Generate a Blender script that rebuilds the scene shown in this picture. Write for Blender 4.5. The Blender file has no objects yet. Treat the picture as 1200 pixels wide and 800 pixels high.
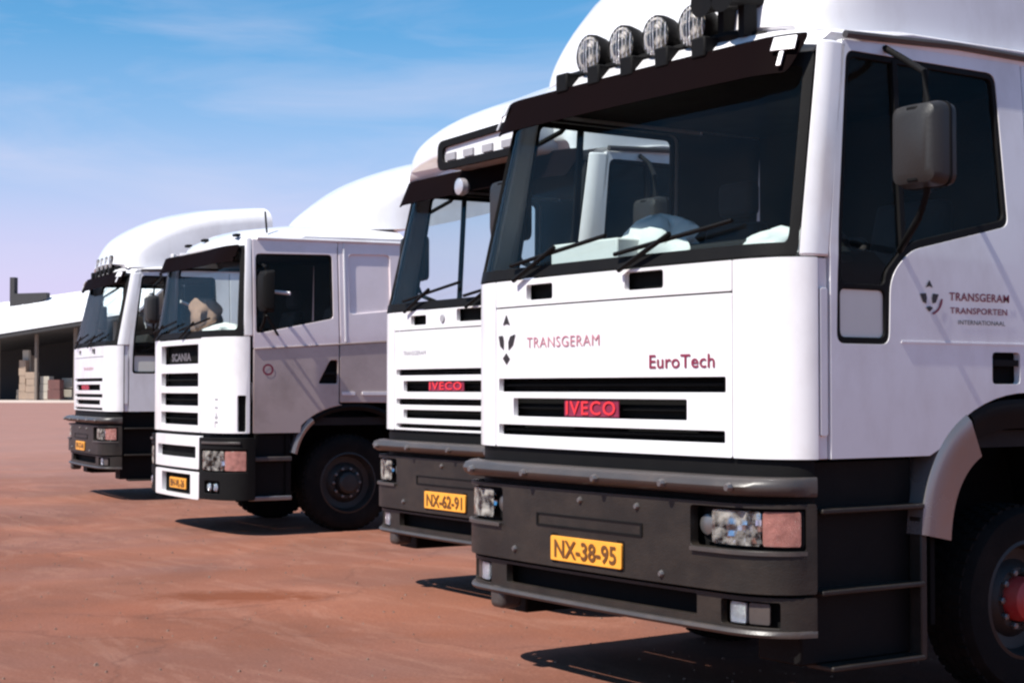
import bpy, bmesh, math, random
from mathutils import Vector, Matrix
from mathutils.geometry import delaunay_2d_cdt

random.seed(7)
sc = bpy.context.scene
COL = sc.collection

# ------------------------------------------------------------------ camera
cam_d = bpy.data.cameras.new("camera")
cam = bpy.data.objects.new("camera", cam_d)
COL.objects.link(cam)
cam_d.sensor_width = 36.0
cam_d.lens = 57.6
cam_d.clip_start = 0.05
cam_d.clip_end = 6000.0
CAM = Vector((6.113, -4.854, 1.48))
cam.location = CAM
PITCH = math.atan(55 / 1920.0)
_f = Vector((-0.824, 0.566, 0)).normalized()
_dir = Vector((_f.x * math.cos(PITCH), _f.y * math.cos(PITCH), math.sin(PITCH)))
cam.rotation_euler = _dir.to_track_quat('-Z', 'Y').to_euler()
sc.camera = cam

# ------------------------------------------------------------------ exposure, sun, sky
sc.view_settings.view_transform = 'Standard'
sc.view_settings.look = 'None'
sc.view_settings.gamma = 1.0
sc.view_settings.exposure = 0.62
sc.cycles.filter_width = 2.4
sc.cycles.max_bounces = 8
sc.cycles.transparent_max_bounces = 24

SUN_EL = math.radians(52)
SUN_TRAVEL = Vector((-0.05, 1.0, 0)).normalized()
sun_d = bpy.data.lights.new("sun", 'SUN')
sun_d.energy = 5.0
sun_d.angle = math.radians(0.5)
sun_d.color = (1.0, 0.95, 0.88)
sun = bpy.data.objects.new("sun", sun_d)
COL.objects.link(sun)
sun.location = (0, 0, 30)
_t = Vector((SUN_TRAVEL.x * math.cos(SUN_EL), SUN_TRAVEL.y * math.cos(SUN_EL), -math.sin(SUN_EL)))
sun.rotation_euler = _t.to_track_quat('-Z', 'Y').to_euler()

world = bpy.data.worlds.new("World")
sc.world = world
world.use_nodes = True
wn = world.node_tree
wn.nodes.clear()
out = wn.nodes.new("ShaderNodeOutputWorld")
bg = wn.nodes.new("ShaderNodeBackground")
sky = wn.nodes.new("ShaderNodeTexSky")
sky.sky_type = 'NISHITA'
sky.sun_disc = False
sky.sun_elevation = SUN_EL
sky.sun_rotation = math.atan2(-SUN_TRAVEL.x, -SUN_TRAVEL.y)
sky.altitude = 200
sky.air_density = 1.0
sky.dust_density = 0.4
sky.ozone_density = 2.2
bg.inputs['Strength'].default_value = 0.072
# thin high cloud streaks and a lilac haze band low on the horizon, both parts of the sky itself
tc = wn.nodes.new("ShaderNodeTexCoord")
sep = wn.nodes.new("ShaderNodeSeparateXYZ")
wn.links.new(tc.outputs['Generated'], sep.inputs[0])
mp = wn.nodes.new("ShaderNodeMapping")
mp.inputs['Scale'].default_value = (1.6, 1.6, 9.0)
wn.links.new(tc.outputs['Generated'], mp.inputs[0])
nz = wn.nodes.new("ShaderNodeTexNoise")
nz.inputs['Scale'].default_value = 3.2
nz.inputs['Detail'].default_value = 7
nz.inputs['Roughness'].default_value = 0.55
nz.inputs['Distortion'].default_value = 0.6
wn.links.new(mp.outputs[0], nz.inputs['Vector'])
cr = wn.nodes.new("ShaderNodeValToRGB")
cr.color_ramp.elements[0].position = 0.42
cr.color_ramp.elements[0].color = (0, 0, 0, 1)
cr.color_ramp.elements[1].position = 0.78
cr.color_ramp.elements[1].color = (1, 1, 1, 1)
wn.links.new(nz.outputs['Fac'], cr.inputs[0])
hz = wn.nodes.new("ShaderNodeValToRGB")      # haze amount by elevation (z of direction)
e = hz.color_ramp.elements
e[0].position = 0.0
e[0].color = (1, 1, 1, 1)
e[1].position = 0.30
e[1].color = (0, 0, 0, 1)
for p_, v_ in ((0.06, 0.95), (0.09, 0.80), (0.12, 0.56), (0.16, 0.30), (0.21, 0.10)):
    x_ = e.new(p_)
    x_.color = (v_, v_, v_, 1)
wn.links.new(sep.outputs['Z'], hz.inputs[0])
tint = wn.nodes.new("ShaderNodeMix")
tint.data_type = 'RGBA'
tint.blend_type = 'MULTIPLY'
tint.inputs['Factor'].default_value = 1.0
tint.inputs[7].default_value = (0.30, 1.02, 1.30, 1)
wn.links.new(sky.outputs[0], tint.inputs[6])
m1 = wn.nodes.new("ShaderNodeMix")
m1.data_type = 'RGBA'
m1.inputs[7].default_value = (6.7, 6.0, 8.6, 1)
wn.links.new(hz.outputs[0], m1.inputs[0])
wn.links.new(tint.outputs[2], m1.inputs[6])
m2 = wn.nodes.new("ShaderNodeMix")
m2.data_type = 'RGBA'
m2.inputs[7].default_value = (7.2, 6.9, 8.4, 1)
mulc = wn.nodes.new("ShaderNodeMath")
mulc.operation = 'MULTIPLY'
mulc.inputs[1].default_value = 0.34
wn.links.new(cr.outputs[0], mulc.inputs[0])
wn.links.new(mulc.outputs[0], m2.inputs[0])
wn.links.new(m1.outputs[2], m2.inputs[6])
wn.links.new(m2.outputs[2], bg.inputs[0])
wn.links.new(bg.outputs[0], out.inputs[0])


# ------------------------------------------------------------------ materials
def new_mat(name):
    m = bpy.data.materials.new(name)
    m.use_nodes = True
    nt = m.node_tree
    return m, nt, nt.nodes['Principled BSDF']


def mat(name, col, rough=0.5, metal=0.0, var=0.12, scale=4.0, bump=0.0, coat=0.0, spec=0.5, dirt=None, dirt_amt=0.0, dirt_scale=2.0, stretch=(1, 1, 1)):
    """Principled with noise-driven colour/roughness variation, optional dirt and bump."""
    m, nt, b = new_mat(name)
    N = nt.nodes
    L = nt.links
    tcn = N.new("ShaderNodeTexCoord")
    mpn = N.new("ShaderNodeMapping")
    mpn.inputs['Scale'].default_value = stretch
    L.new(tcn.outputs['Object'], mpn.inputs[0])
    n1 = N.new("ShaderNodeTexNoise")
    n1.inputs['Scale'].default_value = scale
    n1.inputs['Detail'].default_value = 6
    L.new(mpn.outputs[0], n1.inputs['Vector'])
    mx = N.new("ShaderNodeMix")
    mx.data_type = 'RGBA'
    mx.inputs[6].default_value = tuple(c * (1 - var) for c in col) + (1,)
    mx.inputs[7].default_value = tuple(min(1, c * (1 + var)) for c in col) + (1,)
    L.new(n1.outputs['Fac'], mx.inputs[0])
    last = mx.outputs[2]
    if dirt:
        n2 = N.new("ShaderNodeTexNoise")
        n2.inputs['Scale'].default_value = dirt_scale
        n2.inputs['Detail'].default_value = 8
        n2.inputs['Roughness'].default_value = 0.65
        L.new(mpn.outputs[0], n2.inputs['Vector'])
        r2 = N.new("ShaderNodeValToRGB")
        r2.color_ramp.elements[0].position = 0.45
        r2.color_ramp.elements[0].color = (0, 0, 0, 1)
        r2.color_ramp.elements[1].position = 0.75
        r2.color_ramp.elements[1].color = (dirt_amt,) * 3 + (1,)
        L.new(n2.outputs['Fac'], r2.inputs[0])
        m3 = N.new("ShaderNodeMix")
        m3.data_type = 'RGBA'
        m3.inputs[7].default_value = tuple(dirt) + (1,)
        L.new(r2.outputs[0], m3.inputs[0])
        L.new(last, m3.inputs[6])
        last = m3.outputs[2]
    L.new(last, b.inputs['Base Color'])
    mr = N.new("ShaderNodeMapRange")
    mr.inputs['To Min'].default_value = max(0.02, rough * 0.8)
    mr.inputs['To Max'].default_value = min(1, rough * 1.25)
    L.new(n1.outputs['Fac'], mr.inputs['Value'])
    L.new(mr.outputs[0], b.inputs['Roughness'])
    b.inputs['Metallic'].default_value = metal
    b.inputs['Specular IOR Level'].default_value = spec
    b.inputs['Coat Weight'].default_value = coat
    b.inputs['Coat Roughness'].default_value = 0.08
    if bump > 0:
        n3 = N.new("ShaderNodeTexNoise")
        n3.inputs['Scale'].default_value = scale * 14
        n3.inputs['Detail'].default_value = 4
        L.new(mpn.outputs[0], n3.inputs['Vector'])
        bp = N.new("ShaderNodeBump")
        bp.inputs['Strength'].default_value = bump
        bp.inputs['Distance'].default_value = 0.01
        L.new(n3.outputs['Fac'], bp.inputs['Height'])
        L.new(bp.outputs[0], b.inputs['Normal'])
    return m


def glass_mat(name, tint, base=0.06, refl=1.0):
    """Thin sheet glass: tinted see-through plus a fresnel mirror layer."""
    m, nt, b = new_mat(name)
    N = nt.nodes
    L = nt.links
    N.remove(b)
    o = N['Material Output']
    tr = N.new("ShaderNodeBsdfTransparent")
    tr.inputs[0].default_value = tuple(tint) + (1,)
    gl = N.new("ShaderNodeBsdfGlossy")
    gl.inputs['Roughness'].default_value = 0.02
    gl.inputs[0].default_value = (refl, refl, refl, 1)
    fr = N.new("ShaderNodeFresnel")
    fr.inputs[0].default_value = 1.45
    ms = N.new("ShaderNodeMixShader")
    L.new(fr.outputs[0], ms.inputs[0])
    L.new(tr.outputs[0], ms.inputs[1])
    L.new(gl.outputs[0], ms.inputs[2])
    # thin dust film
    df = N.new("ShaderNodeBsdfDiffuse")
    df.inputs[0].default_value = (0.45, 0.42, 0.38, 1)
    n1 = N.new("ShaderNodeTexNoise")
    n1.inputs['Scale'].default_value = 3.0
    n1.inputs['Detail'].default_value = 6
    mr = N.new("ShaderNodeMapRange")
    mr.inputs['From Min'].default_value = 0.4
    mr.inputs['From Max'].default_value = 0.8
    mr.inputs['To Min'].default_value = 0.004
    mr.inputs['To Max'].default_value = base
    L.new(n1.outputs['Fac'], mr.inputs['Value'])
    m2_ = N.new("ShaderNodeMixShader")
    L.new(mr.outputs[0], m2_.inputs[0])
    L.new(ms.outputs[0], m2_.inputs[1])
    L.new(df.outputs[0], m2_.inputs[2])
    L.new(m2_.outputs[0], o.inputs['Surface'])
    return m


DUST = (0.30, 0.20, 0.14)
M = {}
M['white'] = mat('white_paint', (0.74, 0.725, 0.74), 0.34, var=0.03, scale=1.5, coat=0.6, dirt=(0.40, 0.34, 0.31), dirt_amt=0.40, dirt_scale=2.4, stretch=(1, 1, 0.55))
M['pearl'] = mat('pearl_paint', (0.76, 0.665, 0.68), 0.34, metal=0.1, var=0.05, scale=1.2, coat=0.5, dirt=(0.5, 0.42, 0.38), dirt_amt=0.35, dirt_scale=2.0)
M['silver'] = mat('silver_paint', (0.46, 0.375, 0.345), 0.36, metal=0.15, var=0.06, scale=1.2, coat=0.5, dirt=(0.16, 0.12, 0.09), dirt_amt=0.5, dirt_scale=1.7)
M['black'] = mat('black_plastic', (0.006, 0.0055, 0.0055), 0.6, var=0.3, scale=6, bump=0.1, spec=0.12)
M['slot'] = mat('slot_black', (0.005, 0.005, 0.005), 0.8, var=0.3, scale=6, spec=0.1)
M['bumper'] = mat('bumper_plastic', (0.017, 0.0135, 0.0112), 0.46, var=0.3, scale=7, bump=0.15, spec=0.32, dirt=DUST, dirt_amt=0.06, dirt_scale=4.0, stretch=(0.8, 0.8, 1.3))
M['rail'] = mat('worn_rail_plastic', (0.048, 0.041, 0.039), 0.38, var=0.15, scale=6, bump=0.08, dirt=DUST, dirt_amt=0.12, dirt_scale=4.0)
M['rubber'] = mat('tyre_rubber', (0.008, 0.0075, 0.0075), 0.85, var=0.3, scale=8, bump=0.3, spec=0.08, dirt=DUST, dirt_amt=0.03, dirt_scale=4.0)
M['steel'] = mat('dull_steel', (0.20, 0.19, 0.19), 0.38, metal=0.7, var=0.2, scale=6, dirt=(0.12, 0.08, 0.06), dirt_amt=0.5, dirt_scale=5.0)
M['chrome'] = mat('chrome', (0.85, 0.85, 0.86), 0.08, metal=1.0, var=0.04)
M['fender'] = mat('pale_mudguard', (0.25, 0.235, 0.235), 0.26, metal=0.55, var=0.1, scale=3, coat=0.4, dirt=DUST, dirt_amt=0.4, dirt_scale=4.0)
M['rimdark'] = mat('dark_rim', (0.009, 0.008, 0.008), 0.55, metal=0.0, var=0.3, scale=6, dirt=DUST, dirt_amt=0.06, dirt_scale=5.0)
M['rimred'] = mat('red_hub', (0.38, 0.02, 0.022), 0.5, var=0.2, scale=6, dirt=DUST, dirt_amt=0.3, dirt_scale=5.0)
M['visor'] = mat('smoked_visor', (0.0045, 0.002, 0.0022), 0.7, var=0.2, scale=2, spec=0.02)
M['lens'] = mat('clear_lens', (0.62, 0.64, 0.68), 0.10, metal=0.85, var=0.35, scale=11, coat=0.6, bump=1.0, stretch=(1, 1, 2.4))
M['lampglass'] = glass_mat('lamp_glass', (0.85, 0.86, 0.88), 1.5, 0.8)
M['headglass'] = glass_mat('headlamp_glass', (0.93, 0.95, 0.97), 1.1, 0.9)
M['lenswhite'] = mat('spot_lens', (0.62, 0.60, 0.63), 0.16, metal=0.5, var=0.22, scale=11, coat=0.8, bump=0.5)
M['lensred'] = mat('pink_indicator', (0.36, 0.145, 0.12), 0.15, var=0.7, scale=22, coat=1.0, bump=1.0)
M['plate'] = mat('yellow_plate', (0.80, 0.34, 0.04), 0.4, var=0.12, scale=9)
M['ink'] = mat('ink_black', (0.02, 0.015, 0.015), 0.5, var=0.1)
M['maroon'] = mat('ink_maroon', (0.20, 0.015, 0.045), 0.5, var=0.1)
M['pinkink'] = mat('ink_faded_red', (0.42, 0.16, 0.20), 0.5, var=0.2, scale=20)
M['redink'] = mat('badge_red', (0.75, 0.03, 0.04), 0.35, var=0.15, scale=20)
M['greyink'] = mat('ink_grey', (0.30, 0.29, 0.31), 0.5, var=0.2)
M['plateink'] = mat('plate_ink', (0.12, 0.045, 0.01), 0.5, var=0.1)
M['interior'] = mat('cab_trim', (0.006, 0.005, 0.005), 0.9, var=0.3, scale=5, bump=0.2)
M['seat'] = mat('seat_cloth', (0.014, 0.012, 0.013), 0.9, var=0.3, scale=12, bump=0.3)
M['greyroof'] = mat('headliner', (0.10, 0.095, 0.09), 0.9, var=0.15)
M['lightpane'] = mat('lit_pane', (0.62, 0.62, 0.56), 0.25, var=0.1, scale=3, coat=0.5)  # opaque pale colour stands for light showing through the kerb window
M['cloth'] = mat('white_cloth', (0.78, 0.77, 0.76), 0.85, var=0.08, scale=9, bump=0.2)
M['brown'] = mat('brown_cloth', (0.36, 0.21, 0.15), 0.85, var=0.35, scale=7, bump=0.3)
M['mirror'] = mat('mirror_glass', (0.7, 0.72, 0.72), 0.04, metal=1.0, var=0.03)
M['mirrorback'] = mat('mirror_shell', (0.020, 0.018, 0.017), 0.45, var=0.3, scale=5, bump=0.1, spec=0.4)
M['chassis'] = mat('chassis_paint', (0.01, 0.009, 0.009), 0.6, var=0.3, scale=5, spec=0.2, dirt=DUST, dirt_amt=0.1, dirt_scale=4.0)
M['glass'] = glass_mat('tinted_glass', (0.90, 0.97, 0.96), 0.012, 0.40)
M['glass_near'] = glass_mat('green_tinted_glass', (0.78, 0.86, 0.855), 0.010, 0.34)
M['sideglass'] = glass_mat('door_glass', (0.94, 0.98, 0.97), 0.012, 0.22)
M['shedroof'] = mat('shed_roof_sheet', (0.78, 0.78, 0.80), 0.5, var=0.05, scale=0.3)
M['shedwall'] = mat('shed_wall', (0.16, 0.13, 0.11), 0.8, var=0.3, scale=0.4)
M['shedcol'] = mat('shed_post', (0.40, 0.36, 0.30), 0.7, var=0.2, scale=0.6)
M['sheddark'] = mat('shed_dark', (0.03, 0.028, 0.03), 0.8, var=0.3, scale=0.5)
M['tarp'] = mat('cream_tarpaulin', (0.30, 0.22, 0.165), 0.8, var=0.3, scale=1.5)
M['tarpred'] = mat('maroon_tarpaulin', (0.12, 0.05, 0.045), 0.8, var=0.4, scale=1.5)
M['grit'] = mat('grit', (0.17, 0.105, 0.08), 0.9, var=0.5, scale=3)
M['carred'] = mat('car_red', (0.22, 0.03, 0.03), 0.3, var=0.1, coat=0.6)
M['carpale'] = mat('van_cream', (0.70, 0.62, 0.50), 0.4, var=0.1, coat=0.4)


def ground_mat():
    m, nt, b = new_mat('dusty_red_asphalt')
    N = nt.nodes
    L = nt.links
    tcn = N.new("ShaderNodeTexCoord")

    def noise(scale, detail, stretch=(1, 1, 1), rough=0.6, dist=0.0, rot=0.0):
        mp_ = N.new("ShaderNodeMapping")
        mp_.inputs['Scale'].default_value = stretch
        mp_.inputs['Rotation'].default_value = (0, 0, rot)
        L.new(tcn.outputs['Object'], mp_.inputs[0])
        n = N.new("ShaderNodeTexNoise")
        n.inputs['Scale'].default_value = scale
        n.inputs['Detail'].default_value = detail
        n.inputs['Roughness'].default_value = rough
        n.inputs['Distortion'].default_value = dist
        L.new(mp_.outputs[0], n.inputs['Vector'])
        return n.outputs['Fac']

    def ramp(src, stops):
        r = N.new("ShaderNodeValToRGB")
        r.color_ramp.elements[0].position = stops[0][0]
        r.color_ramp.elements[0].color = tuple(stops[0][1]) + (1,)
        r.color_ramp.elements[1].position = stops[-1][0]
        r.color_ramp.elements[1].color = tuple(stops[-1][1]) + (1,)
        for p, c in stops[1:-1]:
            x = r.color_ramp.elements.new(p)
            x.color = tuple(c) + (1,)
        L.new(src, r.inputs[0])
        return r.outputs[0]

    def mix(a, b_, fac, mode='MIX'):
        x = N.new("ShaderNodeMix")
        x.data_type = 'RGBA'
        x.blend_type = mode
        if isinstance(fac, float):
            x.inputs[0].default_value = fac
        else:
            L.new(fac, x.inputs[0])
        for i, s in ((6, a), (7, b_)):
            if isinstance(s, tuple):
                x.inputs[i].default_value = s + (1,)
            else:
                L.new(s, x.inputs[i])
        return x.outputs[2]
    base = ramp(noise(0.16, 5, rough=0.55, dist=0.8), [(0.30, (0.170, 0.092, 0.076)), (0.5, (0.225, 0.100, 0.066)), (0.72, (0.275, 0.138, 0.100))])
    mauve = ramp(noise(0.35, 6, (1, 0.45, 1), 0.6, 1.0, 0.5), [(0.42, (0, 0, 0)), (0.66, (1, 1, 1))])
    base = mix(base, (0.205, 0.122, 0.110), mix((0.0, 0.0, 0.0), mauve, 0.75))
    # wheel-swept pale curves
    streak = ramp(noise(0.8, 9, (0.45, 1.3, 1), 0.72, 2.6, 0.35), [(0.50, (0, 0, 0)), (0.62, (1, 1, 1)), (0.70, (0, 0, 0))])
    base = mix(base, (0.34, 0.205, 0.165), mix((0.0, 0.0, 0.0), streak, 0.40))
    speck = ramp(noise(17, 6, rough=0.75), [(0.56, (0, 0, 0)), (0.70, (1, 1, 1))])
    base = mix(base, (0.36, 0.235, 0.19), mix((0.0, 0.0, 0.0), speck, 0.35))
    dark = ramp(noise(1.7, 9, (0.7, 1.1, 1), 0.75, 1.2, -0.5), [(0.52, (0, 0, 0)), (0.80, (1, 1, 1))])
    base = mix(base, (0.150, 0.075, 0.055), mix((0.0, 0.0, 0.0), dark, 0.55))
    # rust coloured spill in front of the second and third trucks
    sp = N.new("ShaderNodeSeparateXYZ")
    mp2 = N.new("ShaderNodeMapping")
    mp2.vector_type = 'POINT'
    mp2.inputs['Location'].default_value = (4.64, -0.22, 0)
    L.new(tcn.outputs['Object'], mp2.inputs[0])
    mp3 = N.new("ShaderNodeMapping")
    mp3.inputs['Rotation'].default_value = (0, 0, math.radians(-55.5))
    L.new(mp2.outputs[0], mp3.inputs[0])
    ln = N.new("ShaderNodeVectorMath")
    ln.operation = 'LENGTH'
    mp4 = N.new("ShaderNodeMapping")
    mp4.inputs['Scale'].default_value = (0.62, 1.25, 0)
    L.new(mp3.outputs[0], mp4.inputs[0])
    L.new(mp4.outputs[0], ln.inputs[0])
    ad = N.new("ShaderNodeMath")
    ad.operation = 'ADD'
    L.new(ln.outputs['Value'], ad.inputs[0])
    L.new(noise(5, 6, rough=0.7), ad.inputs[1])
    spill = ramp(ad.outputs[0], [(0.72, (1, 1, 1)), (1.02, (0, 0, 0))])
    base = mix(base, (0.165, 0.058, 0.026), mix((0.0, 0.0, 0.0), spill, 0.9))
    vor = N.new("ShaderNodeTexVoronoi")
    vor.feature = 'DISTANCE_TO_EDGE'
    vor.inputs['Scale'].default_value = 0.33
    wob = N.new("ShaderNodeTexNoise")
    wob.inputs['Scale'].default_value = 1.6
    wob.inputs['Detail'].default_value = 6
    L.new(tcn.outputs['Object'], wob.inputs['Vector'])
    vadd = N.new("ShaderNodeVectorMath")
    vadd.operation = 'MULTIPLY_ADD'
    vadd.inputs[1].default_value = (0.9, 0.9, 0)
    L.new(wob.outputs['Color'], vadd.inputs[0])
    L.new(tcn.outputs['Object'], vadd.inputs[2])
    L.new(vadd.outputs[0], vor.inputs['Vector'])
    crack = ramp(vor.outputs['Distance'], [(0.0, (1, 1, 1)), (0.006, (0, 0, 0))])
    base = mix(base, (0.09, 0.045, 0.035), mix((0.0, 0.0, 0.0), crack, 0.35))
    big = ramp(noise(0.55, 4, rough=0.5, dist=0.4), [(0.35, (0.84, 0.86, 0.88)), (0.65, (1.12, 1.08, 1.05))])
    base = mix(base, big, 1.0, 'MULTIPLY')
    grain = ramp(noise(55, 3, rough=0.7), [(0.3, (0.70, 0.70, 0.70)), (0.7, (1.22, 1.22, 1.22))])
    base = mix(base, grain, 0.8, 'MULTIPLY')
    base = mix(base, (0.89, 0.735, 0.655), 1.0, 'MULTIPLY')
    # colour turns paler towards the far side of the yard
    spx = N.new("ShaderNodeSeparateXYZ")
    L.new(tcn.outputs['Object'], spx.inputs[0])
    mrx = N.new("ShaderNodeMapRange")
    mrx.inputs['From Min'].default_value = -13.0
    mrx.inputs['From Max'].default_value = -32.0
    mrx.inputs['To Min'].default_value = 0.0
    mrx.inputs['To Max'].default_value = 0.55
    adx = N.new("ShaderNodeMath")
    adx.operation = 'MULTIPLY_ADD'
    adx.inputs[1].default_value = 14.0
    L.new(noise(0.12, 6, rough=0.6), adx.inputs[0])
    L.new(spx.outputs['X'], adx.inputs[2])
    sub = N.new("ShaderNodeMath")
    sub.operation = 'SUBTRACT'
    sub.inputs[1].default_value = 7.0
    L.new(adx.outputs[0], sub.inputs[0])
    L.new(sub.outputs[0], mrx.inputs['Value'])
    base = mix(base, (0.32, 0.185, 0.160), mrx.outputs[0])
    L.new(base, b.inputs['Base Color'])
    b.inputs['Roughness'].default_value = 0.9
    b.inputs['Specular IOR Level'].default_value = 0.2
    bp = N.new("ShaderNodeBump")
    bp.inputs['Strength'].default_value = 0.35
    bp.inputs['Distance'].default_value = 0.01
    L.new(noise(70, 4, rough=0.7), bp.inputs['Height'])
    L.new(bp.outputs[0], b.inputs['Normal'])
    return m


M['ground'] = ground_mat()
M['apron'] = mat('pale_concrete', (0.52, 0.42, 0.36), 0.9, var=0.15, scale=0.15)


# ------------------------------------------------------------------ mesh helpers
def obj(name, verts, faces, material, parent=None, bevel=0.0, sharp=38, seg=2, kind=None, flat=False):
    me = bpy.data.meshes.new(name)
    me.from_pydata([tuple(v) for v in verts], [], faces)
    bm = bmesh.new()
    bm.from_mesh(me)
    bmesh.ops.recalc_face_normals(bm, faces=bm.faces)
    bm.to_mesh(me)
    bm.free()
    if not flat:
        me.polygons.foreach_set('use_smooth', [True] * len(me.polygons))
        me.set_sharp_from_angle(angle=math.radians(sharp))
    me.materials.append(M[material])
    o = bpy.data.objects.new(name, me)
    COL.objects.link(o)
    if parent:
        o.parent = parent
    if bevel > 0:
        bv = o.modifiers.new('bevel', 'BEVEL')
        bv.width = bevel
        bv.segments = seg
        bv.limit_method = 'ANGLE'
        bv.angle_limit = math.radians(40)
        bv.harden_normals = False
    if kind:
        o['kind'] = kind
    return o


class G:
    """collects geometry for one mesh"""
    def __init__(s):
        s.v = []
        s.f = []

    def add(s, v, f):
        n = len(s.v)
        s.v += [tuple(p) for p in v]
        s.f += [tuple(i + n for i in q) for q in f]
        return s

    def box(s, x0, x1, y0, y1, z0, z1):
        v = [(x, y, z) for z in (z0, z1) for y in (y0, y1) for x in (x0, x1)]
        return s.add(v, [(0, 2, 3, 1), (4, 5, 7, 6), (0, 1, 5, 4), (2, 6, 7, 3), (0, 4, 6, 2), (1, 3, 7, 5)])

    def hexa(s, bottom, top):
        return s.add(list(bottom) + list(top), [(3, 2, 1, 0), (4, 5, 6, 7), (0, 1, 5, 4), (1, 2, 6, 5), (2, 3, 7, 6), (3, 0, 4, 7)])

    def tube(s, pts, r, n=10, cap=True):
        pts = [Vector(p) for p in pts]
        rings = []
        up = Vector((0, 0, 1))
        for i, p in enumerate(pts):
            a = pts[max(0, i - 1)]
            b = pts[min(len(pts) - 1, i + 1)]
            t = (b - a).normalized()
            ref = up if abs(t.z) < 0.95 else Vector((0, 1, 0))
            u = t.cross(ref).normalized()
            w = u.cross(t).normalized()
            rr = r[i] if isinstance(r, (list, tuple)) else r
            rings.append([p + u * rr * math.cos(2 * math.pi * k / n) + w * rr * math.sin(2 * math.pi * k / n) for k in range(n)])
        return s.rings(rings, cap)

    def rings(s, rings, cap=True, closed=True):
        n = len(rings[0])
        v = [p for r in rings for p in r]
        f = []
        for i in range(len(rings) - 1):
            for k in range(n if closed else n - 1):
                k2 = (k + 1) % n
                f.append((i * n + k, i * n + k2, (i + 1) * n + k2, (i + 1) * n + k))
        if cap:
            f.append(tuple(range(n))[::-1])
            f.append(tuple((len(rings) - 1) * n + k for k in range(n)))
        return s.add(v, f)

    def lathe(s, prof, c, axis='x', n=32, cap=True, a0=0.0):
        rings = []
        for (a, r) in prof:
            ring = []
            for k in range(n):
                t = 2 * math.pi * k / n + a0
                if axis == 'x':
                    ring.append((c[0] + a, c[1] + r * math.cos(t), c[2] + r * math.sin(t)))
                elif axis == 'y':
                    ring.append((c[0] + r * math.cos(t), c[1] + a, c[2] + r * math.sin(t)))
                else:
                    ring.append((c[0] + r * math.cos(t), c[1] + r * math.sin(t), c[2] + a))
            rings.append(ring)
        return s.rings(rings, cap)

    def obj(s, name, material, parent=None, **k):
        return obj(name, s.v, s.f, material, parent, **k)


def inside(p, poly):
    x, y = p
    c = False
    n = len(poly)
    for i in range(n):
        x1, y1 = poly[i]
        x2, y2 = poly[(i + 1) % n]
        if (y1 > y) != (y2 > y) and x < (x2 - x1) * (y - y1) / (y2 - y1) + x1:
            c = not c
    return c


def rpoly(pts, r, seg=4):
    """polygon with rounded corners; r one number or one per corner"""
    out_ = []
    n = len(pts)
    for i in range(n):
        rr = r[i] if isinstance(r, (list, tuple)) else r
        p = Vector(pts[i])
        a = Vector(pts[i - 1]) - p
        b = Vector(pts[(i + 1) % n]) - p
        if rr <= 0:
            out_.append(tuple(p))
            continue
        ra = min(rr, a.length * 0.45, b.length * 0.45)
        pa = p + a.normalized() * ra
        pb = p + b.normalized() * ra
        for k in range(seg + 1):
            t = k / seg
            q = pa * (1 - t) ** 2 + p * 2 * t * (1 - t) + pb * t * t
            out_.append(tuple(q))
    return out_


def rect(a0, a1, b0, b1, r=0.0, seg=3):
    p = [(a0, b0), (a1, b0), (a1, b1), (a0, b1)]
    return rpoly(p, r, seg) if r > 0 else p


def sheet(outline, holes, mapf, thick, alines=(), blines=(), off=0.0):
    """curved plate: 2-D outline with holes, mapped by mapf(a, b, depth)"""
    vs = []
    es = []

    def loop(pl):
        n0 = len(vs)
        for q in pl:
            vs.append(Vector(q))
        es.extend((n0 + i, n0 + (i + 1) % len(pl)) for i in range(len(pl)))
    loop(outline)
    for h in holes:
        loop(h)
    a_ = [p[0] for p in outline]
    b_ = [p[1] for p in outline]
    for al in alines:
        if min(a_) + 0.004 < al < max(a_) - 0.004:
            n0 = len(vs)
            vs.append(Vector((al, min(b_) - 0.01)))
            vs.append(Vector((al, max(b_) + 0.01)))
            es.append((n0, n0 + 1))
    for bl in blines:
        if min(b_) + 0.004 < bl < max(b_) - 0.004:
            n0 = len(vs)
            vs.append(Vector((min(a_) - 0.01, bl)))
            vs.append(Vector((max(a_) + 0.01, bl)))
            es.append((n0, n0 + 1))
    V, E, F = delaunay_2d_cdt(vs, es, [], 0, 1e-5)[:3]
    keep = []
    for f in F:
        c = sum((V[i] for i in f), Vector((0, 0))) / len(f)
        if inside(c, outline) and not any(inside(c, h) for h in holes):
            keep.append(tuple(f))
    used = sorted({i for f in keep for i in f})
    idx = {o: i for i, o in enumerate(used)}
    n = len(used)
    v3 = [mapf(V[i].x, V[i].y, off) for i in used]
    faces = [tuple(idx[i] for i in f) for f in keep]
    if thick:
        v3 += [mapf(V[i].x, V[i].y, off + thick) for i in used]
        cnt = {}
        for f in faces:
            for i in range(len(f)):
                e_ = (f[i], f[(i + 1) % len(f)])
                cnt[tuple(sorted(e_))] = cnt.get(tuple(sorted(e_)), []) + [e_]
        back = [tuple(i + n for i in f[::-1]) for f in faces]
        side = [(e_[0][1], e_[0][0], e_[0][0] + n, e_[0][1] + n) for e_ in cnt.values() if len(e_) == 1]
        faces = faces + back + side
    g = G()
    g.add(v3, faces)
    return g


def frange(a, b, n):
    return [a + (b - a) * i / n for i in range(n + 1)]


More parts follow.
